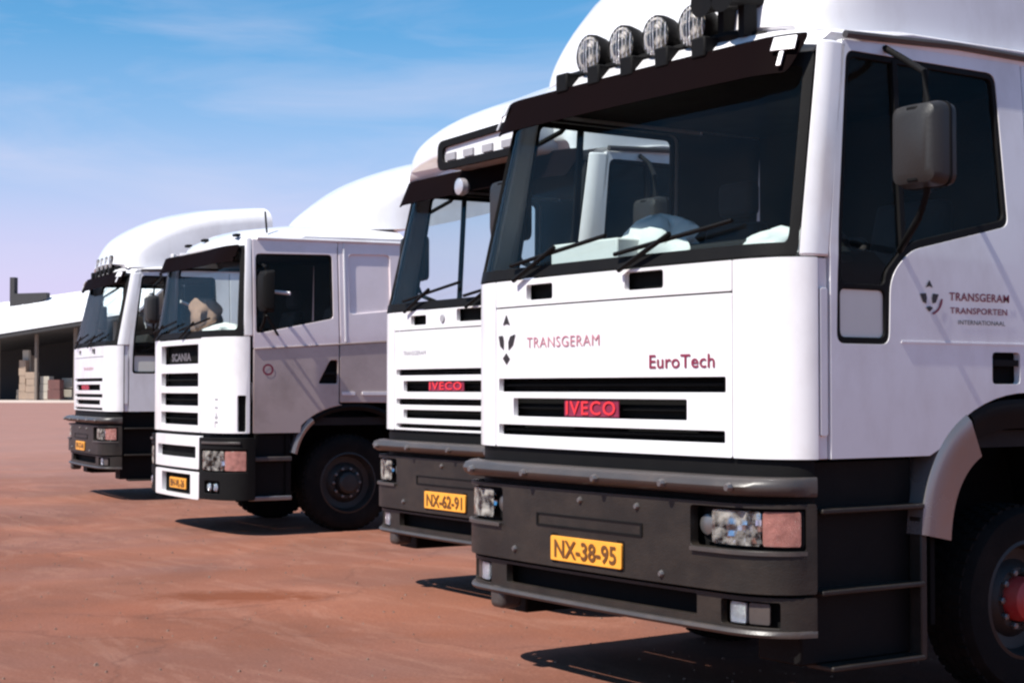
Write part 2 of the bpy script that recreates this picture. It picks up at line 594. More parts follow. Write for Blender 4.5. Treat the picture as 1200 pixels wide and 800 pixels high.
class Plan:
    """horizontal outline of a cab: nearly flat front, elliptical corners, straight sides; q runs along it"""
    def __init__(s, flat, a, b, bow, zt=2.06, lean=0.22, tumble=0.05, top=2.95, ef=0.25):
        s.ef = ef
        s.flat, s.a, s.b, s.bow, s.zt, s.lean, s.tumble, s.top = flat, a, b, bow, zt, lean, tumble, top
        s.q1 = flat + 1.0
        s.w = flat + a
        s.ys = bow + b

    def raw(s, q):
        sg = -1 if q < 0 else 1
        q = abs(q)
        if q <= s.flat:
            return sg * q, s.bow * (q / s.flat) ** 2
        if q <= s.q1:
            f = (q - s.flat) * math.pi / 2
            return sg * (s.flat + s.a * math.sin(f)), s.bow + s.b * (1 - math.cos(f))
        return sg * s.w, s.ys + (q - s.q1)

    def q_of_y(s, y):
        return s.q1 + y - s.ys

    def map(s, q, z, d):
        x, y = s.raw(q)
        x0, y0 = s.raw(q - 0.004)
        x1, y1 = s.raw(q + 0.004)
        t = Vector((x1 - x0, y1 - y0)).normalized()
        nx, ny = -t.y, t.x           # inward normal
        x += nx * d
        y += ny * d
        if z > s.zt:
            k = (z - s.zt) / (s.top - s.zt)
            y += s.lean * k * (1 - s.ef * min(1, abs(q) / s.q1) ** 2)
            x *= 1 - s.tumble * k
        return (x, y, z)

    def side(s, sg):
        def f(y, z, d):
            k = max(0, (z - s.zt) / (s.top - s.zt))
            return (sg * ((s.w - d) * (1 - s.tumble * k)), y, z)
        return f

    def alines(s, step=0.1):
        L = [i * 0.155 for i in range(-6, 7)]
        q = s.flat
        L2 = []
        while q <= s.q1 + 0.001:
            L2 += [q, -q]
            q += step
        return [x for x in L if abs(x) < s.flat - 0.03] + L2


def empty(name, loc=(0, 0, 0), rz=0.0, parent=None):
    o = bpy.data.objects.new(name, None)
    o.empty_display_size = 0.3
    COL.objects.link(o)
    o.location = loc
    o.rotation_euler = (0, 0, rz)
    if parent:
        o.parent = parent
    return o


def tag(o, label, cat, group=None):
    o['label'] = label
    o['category'] = cat
    if group:
        o['group'] = group
    return o


def lettering(txt, size, mapf, a, b, material, parent, name='lettering', bold=0.0, spacing=1.0, shear=0.0, width=None, off=-0.004):
    """flat letters wrapped on a surface; (a, b) lower left corner in surface coordinates"""
    cu = bpy.data.curves.new(name, 'FONT')
    cu.body = txt
    cu.size = size
    cu.offset = bold
    cu.space_character = spacing
    cu.shear = shear
    cu.resolution_u = 3
    cu.fill_mode = 'FRONT'
    ob = bpy.data.objects.new(name, cu)
    COL.objects.link(ob)
    dg = bpy.context.evaluated_depsgraph_get()
    dg.update()
    me = bpy.data.meshes.new_from_object(ob.evaluated_get(dg))
    bpy.data.objects.remove(ob)
    xs = [v.co.x for v in me.vertices]
    if not xs:
        return None
    x0 = min(xs)
    k = (width / (max(xs) - x0)) if width else 1.0
    vs = [mapf(a + (v.co.x - x0) * k, b + v.co.y, off) for v in me.vertices]
    fs = [tuple(p.vertices) for p in me.polygons]
    bpy.data.meshes.remove(me)
    return obj(name, vs, fs, material, parent, flat=True)


def poly_mark(polys, mapf, material, parent, name='emblem', off=-0.004):
    g = G()
    for pl in polys:
        g.add([mapf(a, b, off) for a, b in pl], [tuple(range(len(pl)))])
    return g.obj(name, material, parent, flat=True)


# ------------------------------------------------------------------ shared truck pieces
def make_wheel(root, sg, xo, y, r, hub, rim, dual=False):
    """xo = |x| of the outer tyre face"""
    w = empty('wheel', (sg * (xo - 0.15), y, r), 0 if sg > 0 else math.pi, root)
    tr = [(-0.15, r * 0.62), (-0.15, r * 0.78), (-0.145, r * 0.93), (-0.11, r * 0.985), (-0.05, r), (0.05, r), (0.11, r * 0.985), (0.145, r * 0.93), (0.15, r * 0.78), (0.14, r * 0.64), (0.10, r * 0.60)]
    g = G()
    g.lathe(tr, (0, 0, 0), 'x', 44, cap=False)
    if dual:
        g.lathe([(a - 0.34, q) for a, q in tr], (0, 0, 0), 'x', 36, cap=False)
    g.obj('tyre', 'rubber', w, sharp=50)
    # tread blocks
    g = G()
    for k in range(44):
        t = 2 * math.pi * k / 44
        for j, xx in enumerate((-0.085, -0.028, 0.028, 0.085)):
            tt = t + (0.07 if j % 2 else 0)
            c, s_ = math.cos(tt), math.sin(tt)
            pts = []
            for rr in (r - 0.008, r + 0.006):
                for (dx, da) in ((-0.022, -0.045), (0.022, -0.045), (0.022, 0.045), (-0.022, 0.045)):
                    ca, sa = math.cos(tt + da), math.sin(tt + da)
                    pts.append((xx + dx, rr * ca, rr * sa))
            g.add(pts, [(0, 1, 2, 3), (4, 7, 6, 5), (0, 4, 5, 1), (1, 5, 6, 2), (2, 6, 7, 3), (3, 7, 4, 0)])
    t_ = g.obj('tread', 'rubber', w, flat=True)
    t_['kind'] = 'stuff'
    g = G()
    g.lathe([(0.135, r * 0.645), (0.142, r * 0.60), (0.11, r * 0.575), (0.055, r * 0.54), (0.045, r * 0.42), (0.085, r * 0.33), (0.085, r * 0.26), (-0.1, r * 0.26), (-0.14, r * 0.62)], (0, 0, 0), 'x', 40, cap=False)
    g.obj('rim', rim, w, sharp=30)
    g = G()
    g.lathe([(-0.1, r * 0.25), (0.10, r * 0.24), (0.155, r * 0.22), (0.175, r * 0.17), (0.18, 0.02)], (0, 0, 0), 'x', 28)
    g.obj('hub', hub, w, sharp=30)
    proto = None
    for k in range(10):
        t = 2 * math.pi * k / 10
        if proto is None:
            g = G()
            g.lathe([(0.0, 0.017), (0.022, 0.017), (0.026, 0.012)], (0, 0, 0), 'x', 6)
            proto = g.obj('wheel_nut', 'steel', w, flat=True)
            o = proto
        else:
            o = proto.copy()
            COL.objects.link(o)
            o.parent = w
        o.location = (0.083, r * 0.295 * math.cos(t), r * 0.295 * math.sin(t))
    return w


def mudguard(root, sg, P, yc, R, a0, a1, xin, xout, material, zc=0.55, th=0.025, name='mudguard', sq=2.3, fl=0.06):
    g = G()
    rings = []
    n = 22
    for i in range(n + 1):
        t = math.radians(a0 + (a1 - a0) * i / n)
        c, s_ = math.cos(t), math.sin(t)
        k = (abs(c) ** sq + abs(s_) ** sq) ** (-1 / sq)
        ring = []
        for (x, rr) in ((xin, R - th), (xout - 0.05, R - th), (xout - 0.05, R - fl), (xout - 0.03, R - fl - 0.005), (xout - 0.012, R - fl * 0.5), (xout, R - 0.03), (xout - 0.012, R + 0.004), (xin, R + 0.006)):
            ring.append((sg * x, yc + rr * k * c, zc + rr * k * s_))
        rings.append(ring)
    g.rings(rings)
    return g.obj(name, material, root, sharp=45)


def deflector(root, stations, material='white', ztop_bow=0.05, name='roof_deflector', base=None, th=0.03):
    """stations: (y, base_z, height_z, half_width)"""
    rings = []
    for (y, zb, zt, w) in stations:
        ring = []
        h = zt - zb
        rr = min(0.22, h * 0.75)
        ring.append((-w, y, zb))
        ring.append((-w + 0.01, y, zb + max(0.004, (h - rr) * 0.5)))
        ring.append((-w + 0.02, y, zt - rr))
        for k in range(1, 6):
            t = k / 5 * math.pi / 2
            ring.append((-w + 0.02 + rr * 1.25 * (1 - math.cos(t)), y, zt - rr + rr * math.sin(t)))
        xe = -w + 0.02 + rr * 1.25
        for k in range(1, 8):
            x = xe + (-2 * xe) * k / 8
            ring.append((x, y - 0.0, zt + ztop_bow * (1 - (x / xe) ** 2)))
        right = [(-x, yy, z) for (x, yy, z) in ring[:8]][::-1]
        ring += right
        rings.append(ring)
    # curve the front in plan: sides further back
    out_ = []
    for ring in rings:
        out_.append([(x, y + 0.16 * (abs(x) / 1.15) ** 3, z) for (x, y, z) in ring])
    # interpolate stations smoothly (Catmull-Rom)
    sm = []
    n = len(out_)
    for i in range(n - 1):
        for s_ in range(4):
            t = s_ / 4
            p0 = out_[max(0, i - 1)]
            p1, p2 = out_[i], out_[i + 1]
            p3 = out_[min(n - 1, i + 2)]
            ring = []
            for k in range(len(p1)):
                v = []
                for c in range(3):
                    a, b, c_, d = p0[k][c], p1[k][c], p2[k][c], p3[k][c]
                    v.append(0.5 * (2 * b + (c_ - a) * t + (2 * a - 5 * b + 4 * c_ - d) * t * t + (3 * b - a - 3 * c_ + d) * t ** 3))
                ring.append(tuple(v))
            sm.append(ring)
    sm.append(out_[-1])
    g = G()
    g.rings(sm, cap=True)
    return g.obj(name, material, root, sharp=50)


def seat(root, x, y, zb=1.62):
    g = G()
    s = empty('seat', (x, y, zb), 0, root)
    G().box(-0.26, 0.26, -0.28, 0.26, 0.0, 0.16).obj('cushion', 'seat', s, bevel=0.05, seg=3)
    G().hexa([(-0.25, 0.16, 0.14), (0.25, 0.16, 0.14), (0.25, 0.32, 0.14), (-0.25, 0.32, 0.14)], [(-0.22, 0.30, 0.80), (0.22, 0.30, 0.80), (0.22, 0.42, 0.80), (-0.22, 0.42, 0.80)]).obj('backrest', 'seat', s, bevel=0.04, seg=3)
    G().box(-0.14, 0.14, 0.32, 0.42, 0.84, 1.04).obj('headrest', 'seat', s, bevel=0.04, seg=3)


def steering_wheel(root, x, y, z):
    g = G()
    R_ = 0.24
    ax = Vector((0, -0.45, 0.9)).normalized()
    u = Vector((1, 0, 0))
    w = ax.cross(u)
    c = Vector((x, y, z))
    rings = []
    for k in range(28):
        t = 2 * math.pi * k / 28
        d = u * math.cos(t) + w * math.sin(t)
        rings.append([c + d * (R_ + 0.017 * math.cos(q)) + ax * 0.017 * math.sin(q) for q in [i * math.pi / 4 for i in range(8)]])
    rings.append(rings[0])
    g.rings(rings, cap=False)
    for t in (0.3, math.pi - 0.3, -math.pi / 2):
        d = u * math.cos(t) + w * math.sin(t)
        g.tube([c + d * 0.03 - ax * 0.03, c + d * R_], 0.014, 6)
    g.tube([c - ax * 0.45, c - ax * 0.02], [0.035, 0.05], 10)
    g.obj('steering_wheel', 'interior', root, sharp=50)


def wiper(root, P, q0, q1, z0):
    g = G()
    pts = [P.map(q0 + (q1 - q0) * k / 6, z0 + 0.02 + 0.10 * k / 6, -0.035) for k in range(7)]
    g.tube(pts, 0.011, 6)
    pv = P.map(q0 + (q1 - q0) * 0.05, z0 - 0.06, -0.03)
    g.tube([pv, P.map(q0 + (q1 - q0) * 0.5, z0 + 0.09, -0.05)], 0.012, 6)
    g.obj('wiper', 'black', root)


def spotlight(root, x, y, z, r, lens='lampglass', stem=0.16, yaw=0.0):
    s = empty('spotlight', (x, y, z), yaw, root)
    G().lathe([(-0.05, r * 0.97), (-0.055, r * 1.04), (-0.02, r * 1.06), (0.03, r * 0.95), (0.09, r * 0.62), (0.12, r * 0.25)], (0, 0, 0), 'y', 24).obj('lamp_housing', 'black', s, sharp=50)
    G().lathe([(-0.046, r * 0.93), (-0.005, r * 0.84), (0.035, r * 0.60), (0.055, r * 0.30), (0.06, 0.004)], (0, 0, 0), 'y', 26, cap=False).obj('reflector', 'chrome', s, sharp=80)
    G().lathe([(-0.02, 0.004), (-0.018, 0.014), (0.055, 0.016)], (0, 0, 0), 'y', 10).obj('bulb', 'lenswhite', s)
    G().lathe([(-0.050, r * 0.95), (-0.060, r * 0.75), (-0.066, r * 0.4), (-0.068, 0.004)], (0, 0, 0), 'y', 26, cap=False).obj('lens', lens, s, sharp=80)
    gr = G()
    for k_ in range(-3, 4):
        hh = math.sqrt(max(0.0, 0.9 - (k_ * 0.26) ** 2)) * r
        gr.tube([(k_ * 0.26 * r, -0.066 + 0.012 * abs(k_) / 3, -hh), (k_ * 0.26 * r, -0.070 + 0.012 * abs(k_) / 3, 0), (k_ * 0.26 * r, -0.066 + 0.012 * abs(k_) / 3, hh)], 0.0025, 4)
    o_ = gr.obj('lens_ribs', 'lenswhite', s)
    o_['kind'] = 'stuff'
    g = G()
    g.box(-0.018, 0.018, -0.01, 0.03, -r - stem, -r * 0.6)
    g.box(-0.045, 0.045, -0.02, 0.05, -r - stem - 0.01, -r - stem + 0.02)
    g.obj('stem', 'black', s, bevel=0.004)


def side_mirror(root, sg, x, y, z, w=0.25, dd=0.13, h=0.37, arm_top=None, arm_bot=None):
    m = empty('side_mirror', (sg * x, y, z), 0, root)
    g = G()
    # housing: rounded shell facing forward, tapered
    rings = []
    for (yy, k) in ((-dd * 0.5, 0.72), (-dd * 0.36, 0.92), (0.0, 1.0), (dd * 0.5, 0.97)):
        rings.append([(px_ * k, yy, pz_ * k) for px_, pz_ in rpoly([(-w / 2, -h / 2), (w / 2, -h / 2), (w / 2, h / 2), (-w / 2, h / 2)], 0.05, 4)])
    g.rings(rings)
    g.obj('mirror_housing', 'mirrorback', m, sharp=40)
    hs = G()
    hs.rings([[(px_ * 1.012, yy, pz_ * 1.012) for px_, pz_ in rpoly([(-w / 2, -h / 2), (w / 2, -h / 2), (w / 2, h / 2), (-w / 2, h / 2)], 0.05, 4)] for yy in (dd * 0.22, dd * 0.30)])
    hs.obj('housing_seam', 'black', m, sharp=40)
    for zz in (-h * 0.36, h * 0.36):
        G().box(-0.03, 0.03, -dd * 0.44, -dd * 0.30, zz - 0.03, zz + 0.03).obj('arm_clamp', 'black', m, bevel=0.006)
    g = G()
    g.add([(px_ * 0.86, dd * 0.5 + 0.003, pz_ * 0.9) for px_, pz_ in rpoly([(-w / 2, -h / 2), (w / 2, -h / 2), (w / 2, h / 2), (-w / 2, h / 2)], 0.05, 4)], [tuple(range(20))])
    g.obj('mirror_glass', 'mirror', m, flat=True)
    g = G()
    a = Vector(arm_top) - Vector((sg * x, y, z))
    b = Vector(arm_bot) - Vector((sg * x, y, z))
    g.tube([a, a + Vector((sg * 0.10, 0, -0.06)), (-sg * 0.02, dd * 0.3, h / 2 + 0.14), (0, dd * 0.2, h / 2 + 0.02), (0, dd * 0.2, -h / 2 - 0.02), (-sg * 0.06, dd * 0.3, -h / 2 - 0.12), b], 0.016, 8)
    g.obj('mirror_arm', 'black', m, sharp=60)
    return m


def number_plate(root, mapf, q0, q1, z0, z1, txt, off=-0.02, material='plate'):
    pl = sheet(rect(q0, q1, z0, z1, 0.01), [], mapf, 0.012, off=off).obj('number_plate', material, root, bevel=0.002)
    h = z1 - z0
    lettering(txt, h * 0.98, mapf, q0 + 0.035, z0 + h * 0.17, 'plateink', pl, name='plate_characters', bold=0.0025, width=(q1 - q0) - 0.07, off=off - 0.003)
    fr = sheet(rect(q0 - 0.012, q1 + 0.012, z0 - 0.012, z1 + 0.012, 0.012), [], mapf, 0.01, off=off + 0.0125).obj('plate_holder', 'black', root)
    return pl


def emblem_front(mapf, root, a, b, s, material='ink'):
    """the four-piece badge: arrowhead on top, two claws at the sides, drop below"""
    P4 = [
        [(a, b + 1.0 * s), (a + 0.26 * s, b + 0.58 * s), (a, b + 0.64 * s), (a - 0.26 * s, b + 0.58 * s)],
        [(a - 0.58 * s, b + 0.16 * s), (a - 0.26 * s, b + 0.18 * s), (a - 0.20 * s, b - 0.02 * s), (a - 0.20 * s, b - 0.38 * s), (a - 0.46 * s, b - 0.24 * s)],
        [(a + 0.66 * s, b + 0.22 * s), (a + 0.28 * s, b + 0.14 * s), (a + 0.14 * s, b - 0.08 * s), (a + 0.16 * s, b - 0.40 * s), (a + 0.48 * s, b - 0.20 * s)],
        [(a, b - 0.50 * s), (a + 0.26 * s, b - 0.72 * s), (a, b - 0.96 * s), (a - 0.26 * s, b - 0.72 * s)],
    ]
    return poly_mark(P4, mapf, material, root)


def emblem_side(mapf, root, a, b, s):
    P4 = [
        [(a, b + 1.0 * s), (a + 0.30 * s, b + 0.55 * s), (a, b + 0.64 * s), (a - 0.30 * s, b + 0.55 * s)],
        [(a - 0.80 * s, b + 0.18 * s), (a - 0.30 * s, b + 0.22 * s), (a - 0.22 * s, b - 0.05 * s), (a - 0.28 * s, b - 0.38 * s), (a - 0.55 * s, b - 0.30 * s)],
        [(a + 0.80 * s, b + 0.18 * s), (a + 0.30 * s, b + 0.22 * s), (a + 0.22 * s, b - 0.05 * s), (a + 0.28 * s, b - 0.38 * s), (a + 0.55 * s, b - 0.30 * s)],
        [(a - 0.30 * s, b - 0.62 * s), (a, b - 0.52 * s), (a + 0.30 * s, b - 0.62 * s), (a, b - 0.86 * s)],
    ]
    e_ = poly_mark(P4, mapf, 'ink', root)
    arc = []
    n = 10
    o_ = [(a + 1.15 * s * math.cos(t), b + 1.05 * s * math.sin(t)) for t in [math.radians(-75 + 70 * k / n) for k in range(n + 1)]]
    i_ = [(a + 0.98 * s * math.cos(t), b + 0.92 * s * math.sin(t)) for t in [math.radians(-75 + 70 * k / n) for k in range(n + 1)]]
    for k in range(n):
        arc.append([o_[k], o_[k + 1], i_[k + 1], i_[k]])
    poly_mark(arc, mapf, 'maroon', root, name='emblem_arc')
    return e_


def wheel_well(root, sg, W, y0, y1, ztop):
    g = G()
    xi = 0.62
    g.box(min(sg * xi, sg * (xi - 0.03)), max(sg * xi, sg * (xi - 0.03)), y0, y1, 0.40, ztop)
    g.obj('wheel_well', 'slot', root)
    G().box(min(sg * xi, sg * (W - 0.06)), max(sg * xi, sg * (W - 0.06)), y0 - 0.03, y0, 0.40, ztop).obj('wheel_well', 'slot', root)
    G().box(min(sg * xi, sg * (W - 0.06)), max(sg * xi, sg * (W - 0.06)), y1, y1 + 0.03, 0.55, ztop).obj('wheel_well', 'slot', root)


def facets(mapf, q0, q1, z0, z1, nq, nz, parent, seed, depth=-0.035):
    """pressed faceted reflector behind a clear lens"""
    rn = random.Random(seed)
    g = G()
    for i in range(nq):
        for j in range(nz):
            a0, a1 = q0 + (q1 - q0) * i / nq, q0 + (q1 - q0) * (i + 0.96) / nq
            b0, b1 = z0 + (z1 - z0) * j / nz, z0 + (z1 - z0) * (j + 0.96) / nz
            ta, tb = rn.uniform(-0.012, 0.012), rn.uniform(-0.010, 0.012)
            g.add([mapf(a0, b0, depth - ta - tb), mapf(a1, b0, depth + ta - tb), mapf(a1, b1, depth + ta + tb), mapf(a0, b1, depth - ta + tb)], [(0, 1, 2, 3)])
    o = g.obj('reflector', 'chrome', parent, flat=True)
    o['kind'] = 'stuff'
    return o


def chassis(root, W, ya, rear_y, r=0.52, hub='rimdark', rim='rimdark', cab_end=2.15):
    g = G()
    for sg in (-1, 1):
        g.box(sg * 0.38 - 0.04, sg * 0.38 + 0.04, 0.35, rear_y + 1.0, 0.72, 1.08)
    for y in (0.5, 1.9, 2.9, rear_y - 0.3, rear_y + 0.8):
        g.box(-0.34, 0.34, y, y + 0.08, 0.76, 0.94)
    g.box(-0.30, 0.30, 0.5, 1.9, 0.62, 1.12)          # engine block under the cab
    g.obj('chassis_frame', 'chassis', root, bevel=0.005)
    for yy in (ya, rear_y):
        G().tube([(-W + 0.3, yy, r), (W - 0.3, yy, r)], 0.065, 10).obj('axle', 'chassis', root)
    for sg in (-1, 1):
        wheel_well(root, sg, W, ya - 0.72, ya + 0.72, 1.17)
    for sg in (-1, 1):
        make_wheel(root, sg, W - 0.10, ya, r, hub, rim)
        make_wheel(root, sg, W - 0.10, rear_y, r, hub, rim, dual=True)
        mudguard(root, sg, None, rear_y, r + 0.10, 20, 160, W - 0.66, W - 0.02, 'black', zc=r, name='rear_mudguard', sq=2.0)
        tank = G()
        pr = rpoly([(0.42, 0.42), (1.12, 0.42), (1.12, 0.95), (0.42, 0.95)], 0.10, 4)
        tank.rings([[(sg * x, y, z) for x, z in pr] for y in (2.45, 3.45)])
        tank.obj('fuel_tank', 'steel', root, bevel=0.01, sharp=30)
    G().lathe([(0.0, 0.46), (0.05, 0.46), (0.07, 0.42)], (0, rear_y - 0.1, 1.09), 'z', 28).obj('fifth_wheel', 'chassis', root)


# ------------------------------------------------------------------ truck kind A: slotted front
def truck_slotted(loc, rz, label, v):
    root = tag(empty('truck', loc, rz), label, 'truck', 'trucks parked in a row')
    P = Plan(0.93, 0.33, 0.20, 0.025)
    mf = P.map
    AL = P.alines()
    z0, zs, zw, ztop = 1.175, 1.905, 2.045, 2.95
    # --- lower front panel with the grille slots
    slots = v['slots']
    fp = sheet(rect(-0.93, 0.93, z0, zs - 0.004, 0.012), [rect(a, b, c, d, 0.008, 2) for a, b, c, d in slots], mf, 0.03, AL)
    fpo = fp.obj('front_panel', 'white', root, bevel=0.005)
    sheet(rect(-0.92, 0.92, z0 + 0.01, 1.70), [], mf, 0.01, AL, off=0.075).obj('grille_backing', 'slot', fpo)
    for a, b, c, d in slots:
        # inner lip and a thin blade inside every slot
        sheet(rect(a + 0.002, b - 0.002, (c + d) / 2 - 0.006, (c + d) / 2 + 0.006), [], mf, 0.03, AL, off=0.04).obj('grille_slat', 'slot', fpo)
    bd = v['badge']
    sheet(rect(bd[0], bd[1], bd[2], bd[3]), [], mf, 0.006, AL, off=0.012).obj('badge_plate', 'maroon', fpo)
    lettering(v['badge_text'], (bd[3] - bd[2]) * 1.15, mf, bd[0] + 0.02, bd[2] + 0.010, 'redink', fpo, name='badge_lettering', bold=0.001, spacing=1.15, width=bd[1] - bd[0] - 0.04, off=0.006)
    # --- upper front strip with the vents
    sheet(rect(-0.93, 0.93, zs + 0.004, zw, 0.01), [rect(*q, 0.015, 3) for q in v['vents']], mf, 0.03, AL).obj('scuttle_panel', 'white', root, bevel=0.005)
    sheet(rect(-0.9, 0.9, zs + 0.01, zw - 0.01), [], mf, 0.008, AL, off=0.055).obj('vent_backing', 'slot', root)
    # --- corner panels
    for sg in (-1, 1):
        q0, q1 = 0.938, P.q1 - 0.005
        o_ = rect(q0, q1, z0, zw, 0.012)
        o_ = [(sg * a, b) for a, b in o_]
        sheet(o_, [], mf, 0.03, AL).obj('corner_panel', 'white', root, bevel=0.006)
        # slim strip between corner panel and door
        o_ = [(sg * a, b) for a, b in rect(P.q1 + 0.012, P.q1 + 0.055, z0 + 0.10, zw - 0.13, 0.01)]
        sheet(o_, [], mf, 0.03, AL).obj('corner_strip', 'white', root, bevel=0.008)
    # --- windscreen surround, glass
    qa = 1.60
    hole = rpoly([(-1.52, 2.11), (1.52, 2.11), (1.49, 2.90), (-1.49, 2.90)], 0.05, 4)
    outl = rpoly([(-1.64, zw + 0.008), (1.64, zw + 0.008), (1.61, 2.965), (-1.61, 2.965)], 0.04, 3)
    zl = (2.2, 2.4, 2.6, 2.8)
    sheet(outl, [hole], mf, 0.03, AL, zl, off=-0.003).obj('windscreen_surround', 'black', root, bevel=0.004)
    sheet(rpoly([(-1.56, 2.08), (1.56, 2.08), (1.53, 2.93), (-1.53, 2.93)], 0.05, 4), [], mf, 0, AL, zl, off=0.012).obj('windscreen', v.get('glass', 'glass'), root)
    for w_ in v.get('wipers', ((-0.75, 0.05), (0.15, 0.95))):
        wiper(root, P, w_[0], w_[1], 2.10)
    # --- pillars
    for sg in (-1, 1):
        q0, q1 = 1.655, P.q_of_y(0.292)
        o_ = [(sg * a, b) for a, b in [(q0, zw + 0.006), (q1, zw + 0.006), (q1, 3.02), (q0 - 0.02, 3.02)]]
        sheet(o_, [], mf, 0.05, AL, zl).obj('windscreen_pillar', 'white', root, bevel=0.010)
    # lower part of the pillar, beside the door, below the window line
    for sg in (-1, 1):
        ms = P.side(sg)
        sheet([(0.292, zw), (0.24, zw), (0.24, z0), (0.292, z0)], [], ms, 0.03, off=0.016).obj('door_pillar', 'white', root, bevel=0.003)
    # --- doors
    yd0, yd1 = 0.298, v.get('door_end', 1.665)
    for sg in (-1, 1):
        ms = P.side(sg)
        win = rpoly([(0.335, 1.675), (0.665, 1.675), (0.675, 1.98), (0.80, 2.10), (1.50, 2.25), (1.475, 2.985), (0.47, 2.985), (0.345, 2.1)],
                    [0.05, 0.05, 0.10, 0.12, 0.05, 0.06, 0.05, 0.2], 5)
        arch = [(1.62 + 0.78 * math.cos(t), 0.72 + 0.74 * (math.sin(t) ** 0.8 if math.sin(t) > 0 else 0)) for t in [math.radians(a) for a in range(90, 145, 6)]]
        outline = [(yd0, z0), (yd0, 2.09), (yd0 + 0.15, 3.03), (yd1, 3.05), (yd1, 1.462)] + [p for p in arch if p[0] < yd1 and p[1] > z0 + 0.02] + [(0.925, z0)]
        rec = rect(1.36, 1.56, 1.50, 1.65, 0.02, 2)
        d = sheet(outline, [win, rec], ms, 0.035, blines=(1.3, 1.68, 2.06, 2.5)).obj('door', 'white', root, bevel=0.006)
        sheet(rect(1.35, 1.57, 1.49, 1.66), [], ms, 0.01, off=0.045).obj('handle_recess', 'slot', d)
        sheet(rect(1.37, 1.55, 1.585, 1.615), [], ms, 0.02, off=0.0).obj('door_handle', 'black', d, bevel=0.004)
        # pressed crease line along the door
        sheet(rect(0.74, yd1 - 0.01, 1.684, 1.692), [], ms, 0.01, off=-0.004).obj('door_crease', 'white', d)
        # window frame (rubber), glass panes
        inner = rpoly([(0.365, 1.94), (0.64, 1.94), (0.65, 2.0), (0.79, 2.135), (1.475, 2.28), (1.45, 2.955), (0.49, 2.955), (0.375, 2.1)],
                      [0.03, 0.03, 0.08, 0.12, 0.04, 0.04, 0.04, 0.2], 5)
        low = rect(0.362, 0.640, 1.705, 1.915, 0.03, 4)
        sheet(win, [inner, low], ms, 0.03, off=0.004).obj('window_frame', 'black', d, bevel=0.004)
        sheet(inner, [], ms, 0, off=0.018).obj('door_window', 'sideglass', d)
        sheet(low, [], ms, 0.006, off=0.016).obj('kerb_window', 'lightpane', d)
        G().hexa([ms(0.752, 2.11, 0.0), ms(0.782, 2.11, 0.0), ms(0.782, 2.11, 0.03), ms(0.752, 2.11, 0.03)],
                 [ms(0.765, 2.97, 0.0), ms(0.795, 2.97, 0.0), ms(0.795, 2.97, 0.03), ms(0.765, 2.97, 0.03)]).obj('window_divider', 'black', d)
        sheet([(yd0 + .03, z0 + .03), (yd0 + .03, 2.09), (yd0 + .18, 3.0), (yd1, 3.0), (yd1, 1.49), (1.0, 1.40), (0.9, z0 + .03)], [win], ms, 0.008, blines=(2.06,), off=0.062).obj('door_lining', 'interior', d)
        sheet(rect(yd1 + .01, 2.14, 1.49, 3.02), [], ms, 0.008, blines=(2.06,), off=0.045).obj('side_lining', 'interior', root)
        # rear cab panel
        out_ = [(yd1 + 0.010, 1.468), (yd1 + 0.010, 3.05), (2.20, 3.05), (2.20, 1.30)] + [p for p in [(1.62 + 0.78 * math.cos(t), 0.72 + 0.74 * (math.sin(t) ** 0.8)) for t in [math.radians(a) for a in range(45, 86, 6)]]]
        sheet(out_, [], ms, 0.035, blines=(2.06,)).obj('cab_side_panel', 'white', root, bevel=0.006)
        # gutter above the door
        G().tube([ms(0.46, 3.052, -0.01), ms(1.2, 3.085, -0.012), ms(2.2, 3.085, -0.01)], 0.018, 8).obj('rain_gutter', 'rail', root)
    # --- roof shell
    rings = []
    for (y, z, w) in ((0.20, 3.015, 1.06), (0.19, 3.045, 1.10), (0.24, 3.10, 1.14), (0.40, 3.16, 1.19), (0.9, 3.20, 1.20), (2.2, 3.22, 1.20)):
        ring = []
        for k in range(-8, 9):
            u = k / 8
            x = w * u
            yy = y + (0.19 * abs(u) ** 3.5 if y < 0.5 else 0)
            zz = z - 0.10 * abs(u) ** 6 * (1 if y > 0.3 else 0.3)
            ring.append((x, yy, zz))
        for k in range(8, -9, -1):
            u = k / 8
            yy = y + (0.19 * abs(u) ** 3.5 if y < 0.5 else 0)
            ring.append((w * u * 0.99, yy + (0.03 if y < 0.5 else 0), min(z - 0.12 * abs(u) ** 6, z) - 0.05 if y > 0.3 else 3.005))
        rings.append(ring)
    g = G()
    g.rings(rings)
    g.obj('roof', 'white', root, sharp=50)
    # --- sun visor
    vis = rpoly([(-1.44, 2.85), (1.44, 2.85), (1.60, 3.035), (-1.60, 3.035)], 0.05, 4)

    def mv(q, z, d):
        x, y, zz = mf(q, z, d)
        k = (3.035 - z) / 0.185
        return (x, y - 0.035 - 0.05 * k * math.sqrt(max(0, 1 - (abs(q) / 1.62) ** 4)), zz + 0.01)
    sheet(vis, [], mv, 0.012, AL, (2.92, 2.98), off=-0.02).obj('sun_visor', 'visor', root, bevel=0.004)
    for q in (-1.36, 1.36) if v['lamps'] == 'four' else ():
        vb = sheet(rect(q - 0.12, q + 0.12, 2.955, 3.02), [], mv, 0.012, AL, off=-0.045).obj('visor_bracket', 'white', root, bevel=0.003)
        sheet(rect(q - 0.02, q + 0.02, 2.88, 2.95), [], mv, 0.012, off=-0.045).obj('bracket_stem', 'white', vb, bevel=0.003)
    # --- roof deflector
    st = v['deflector']
    deflector(root, st)
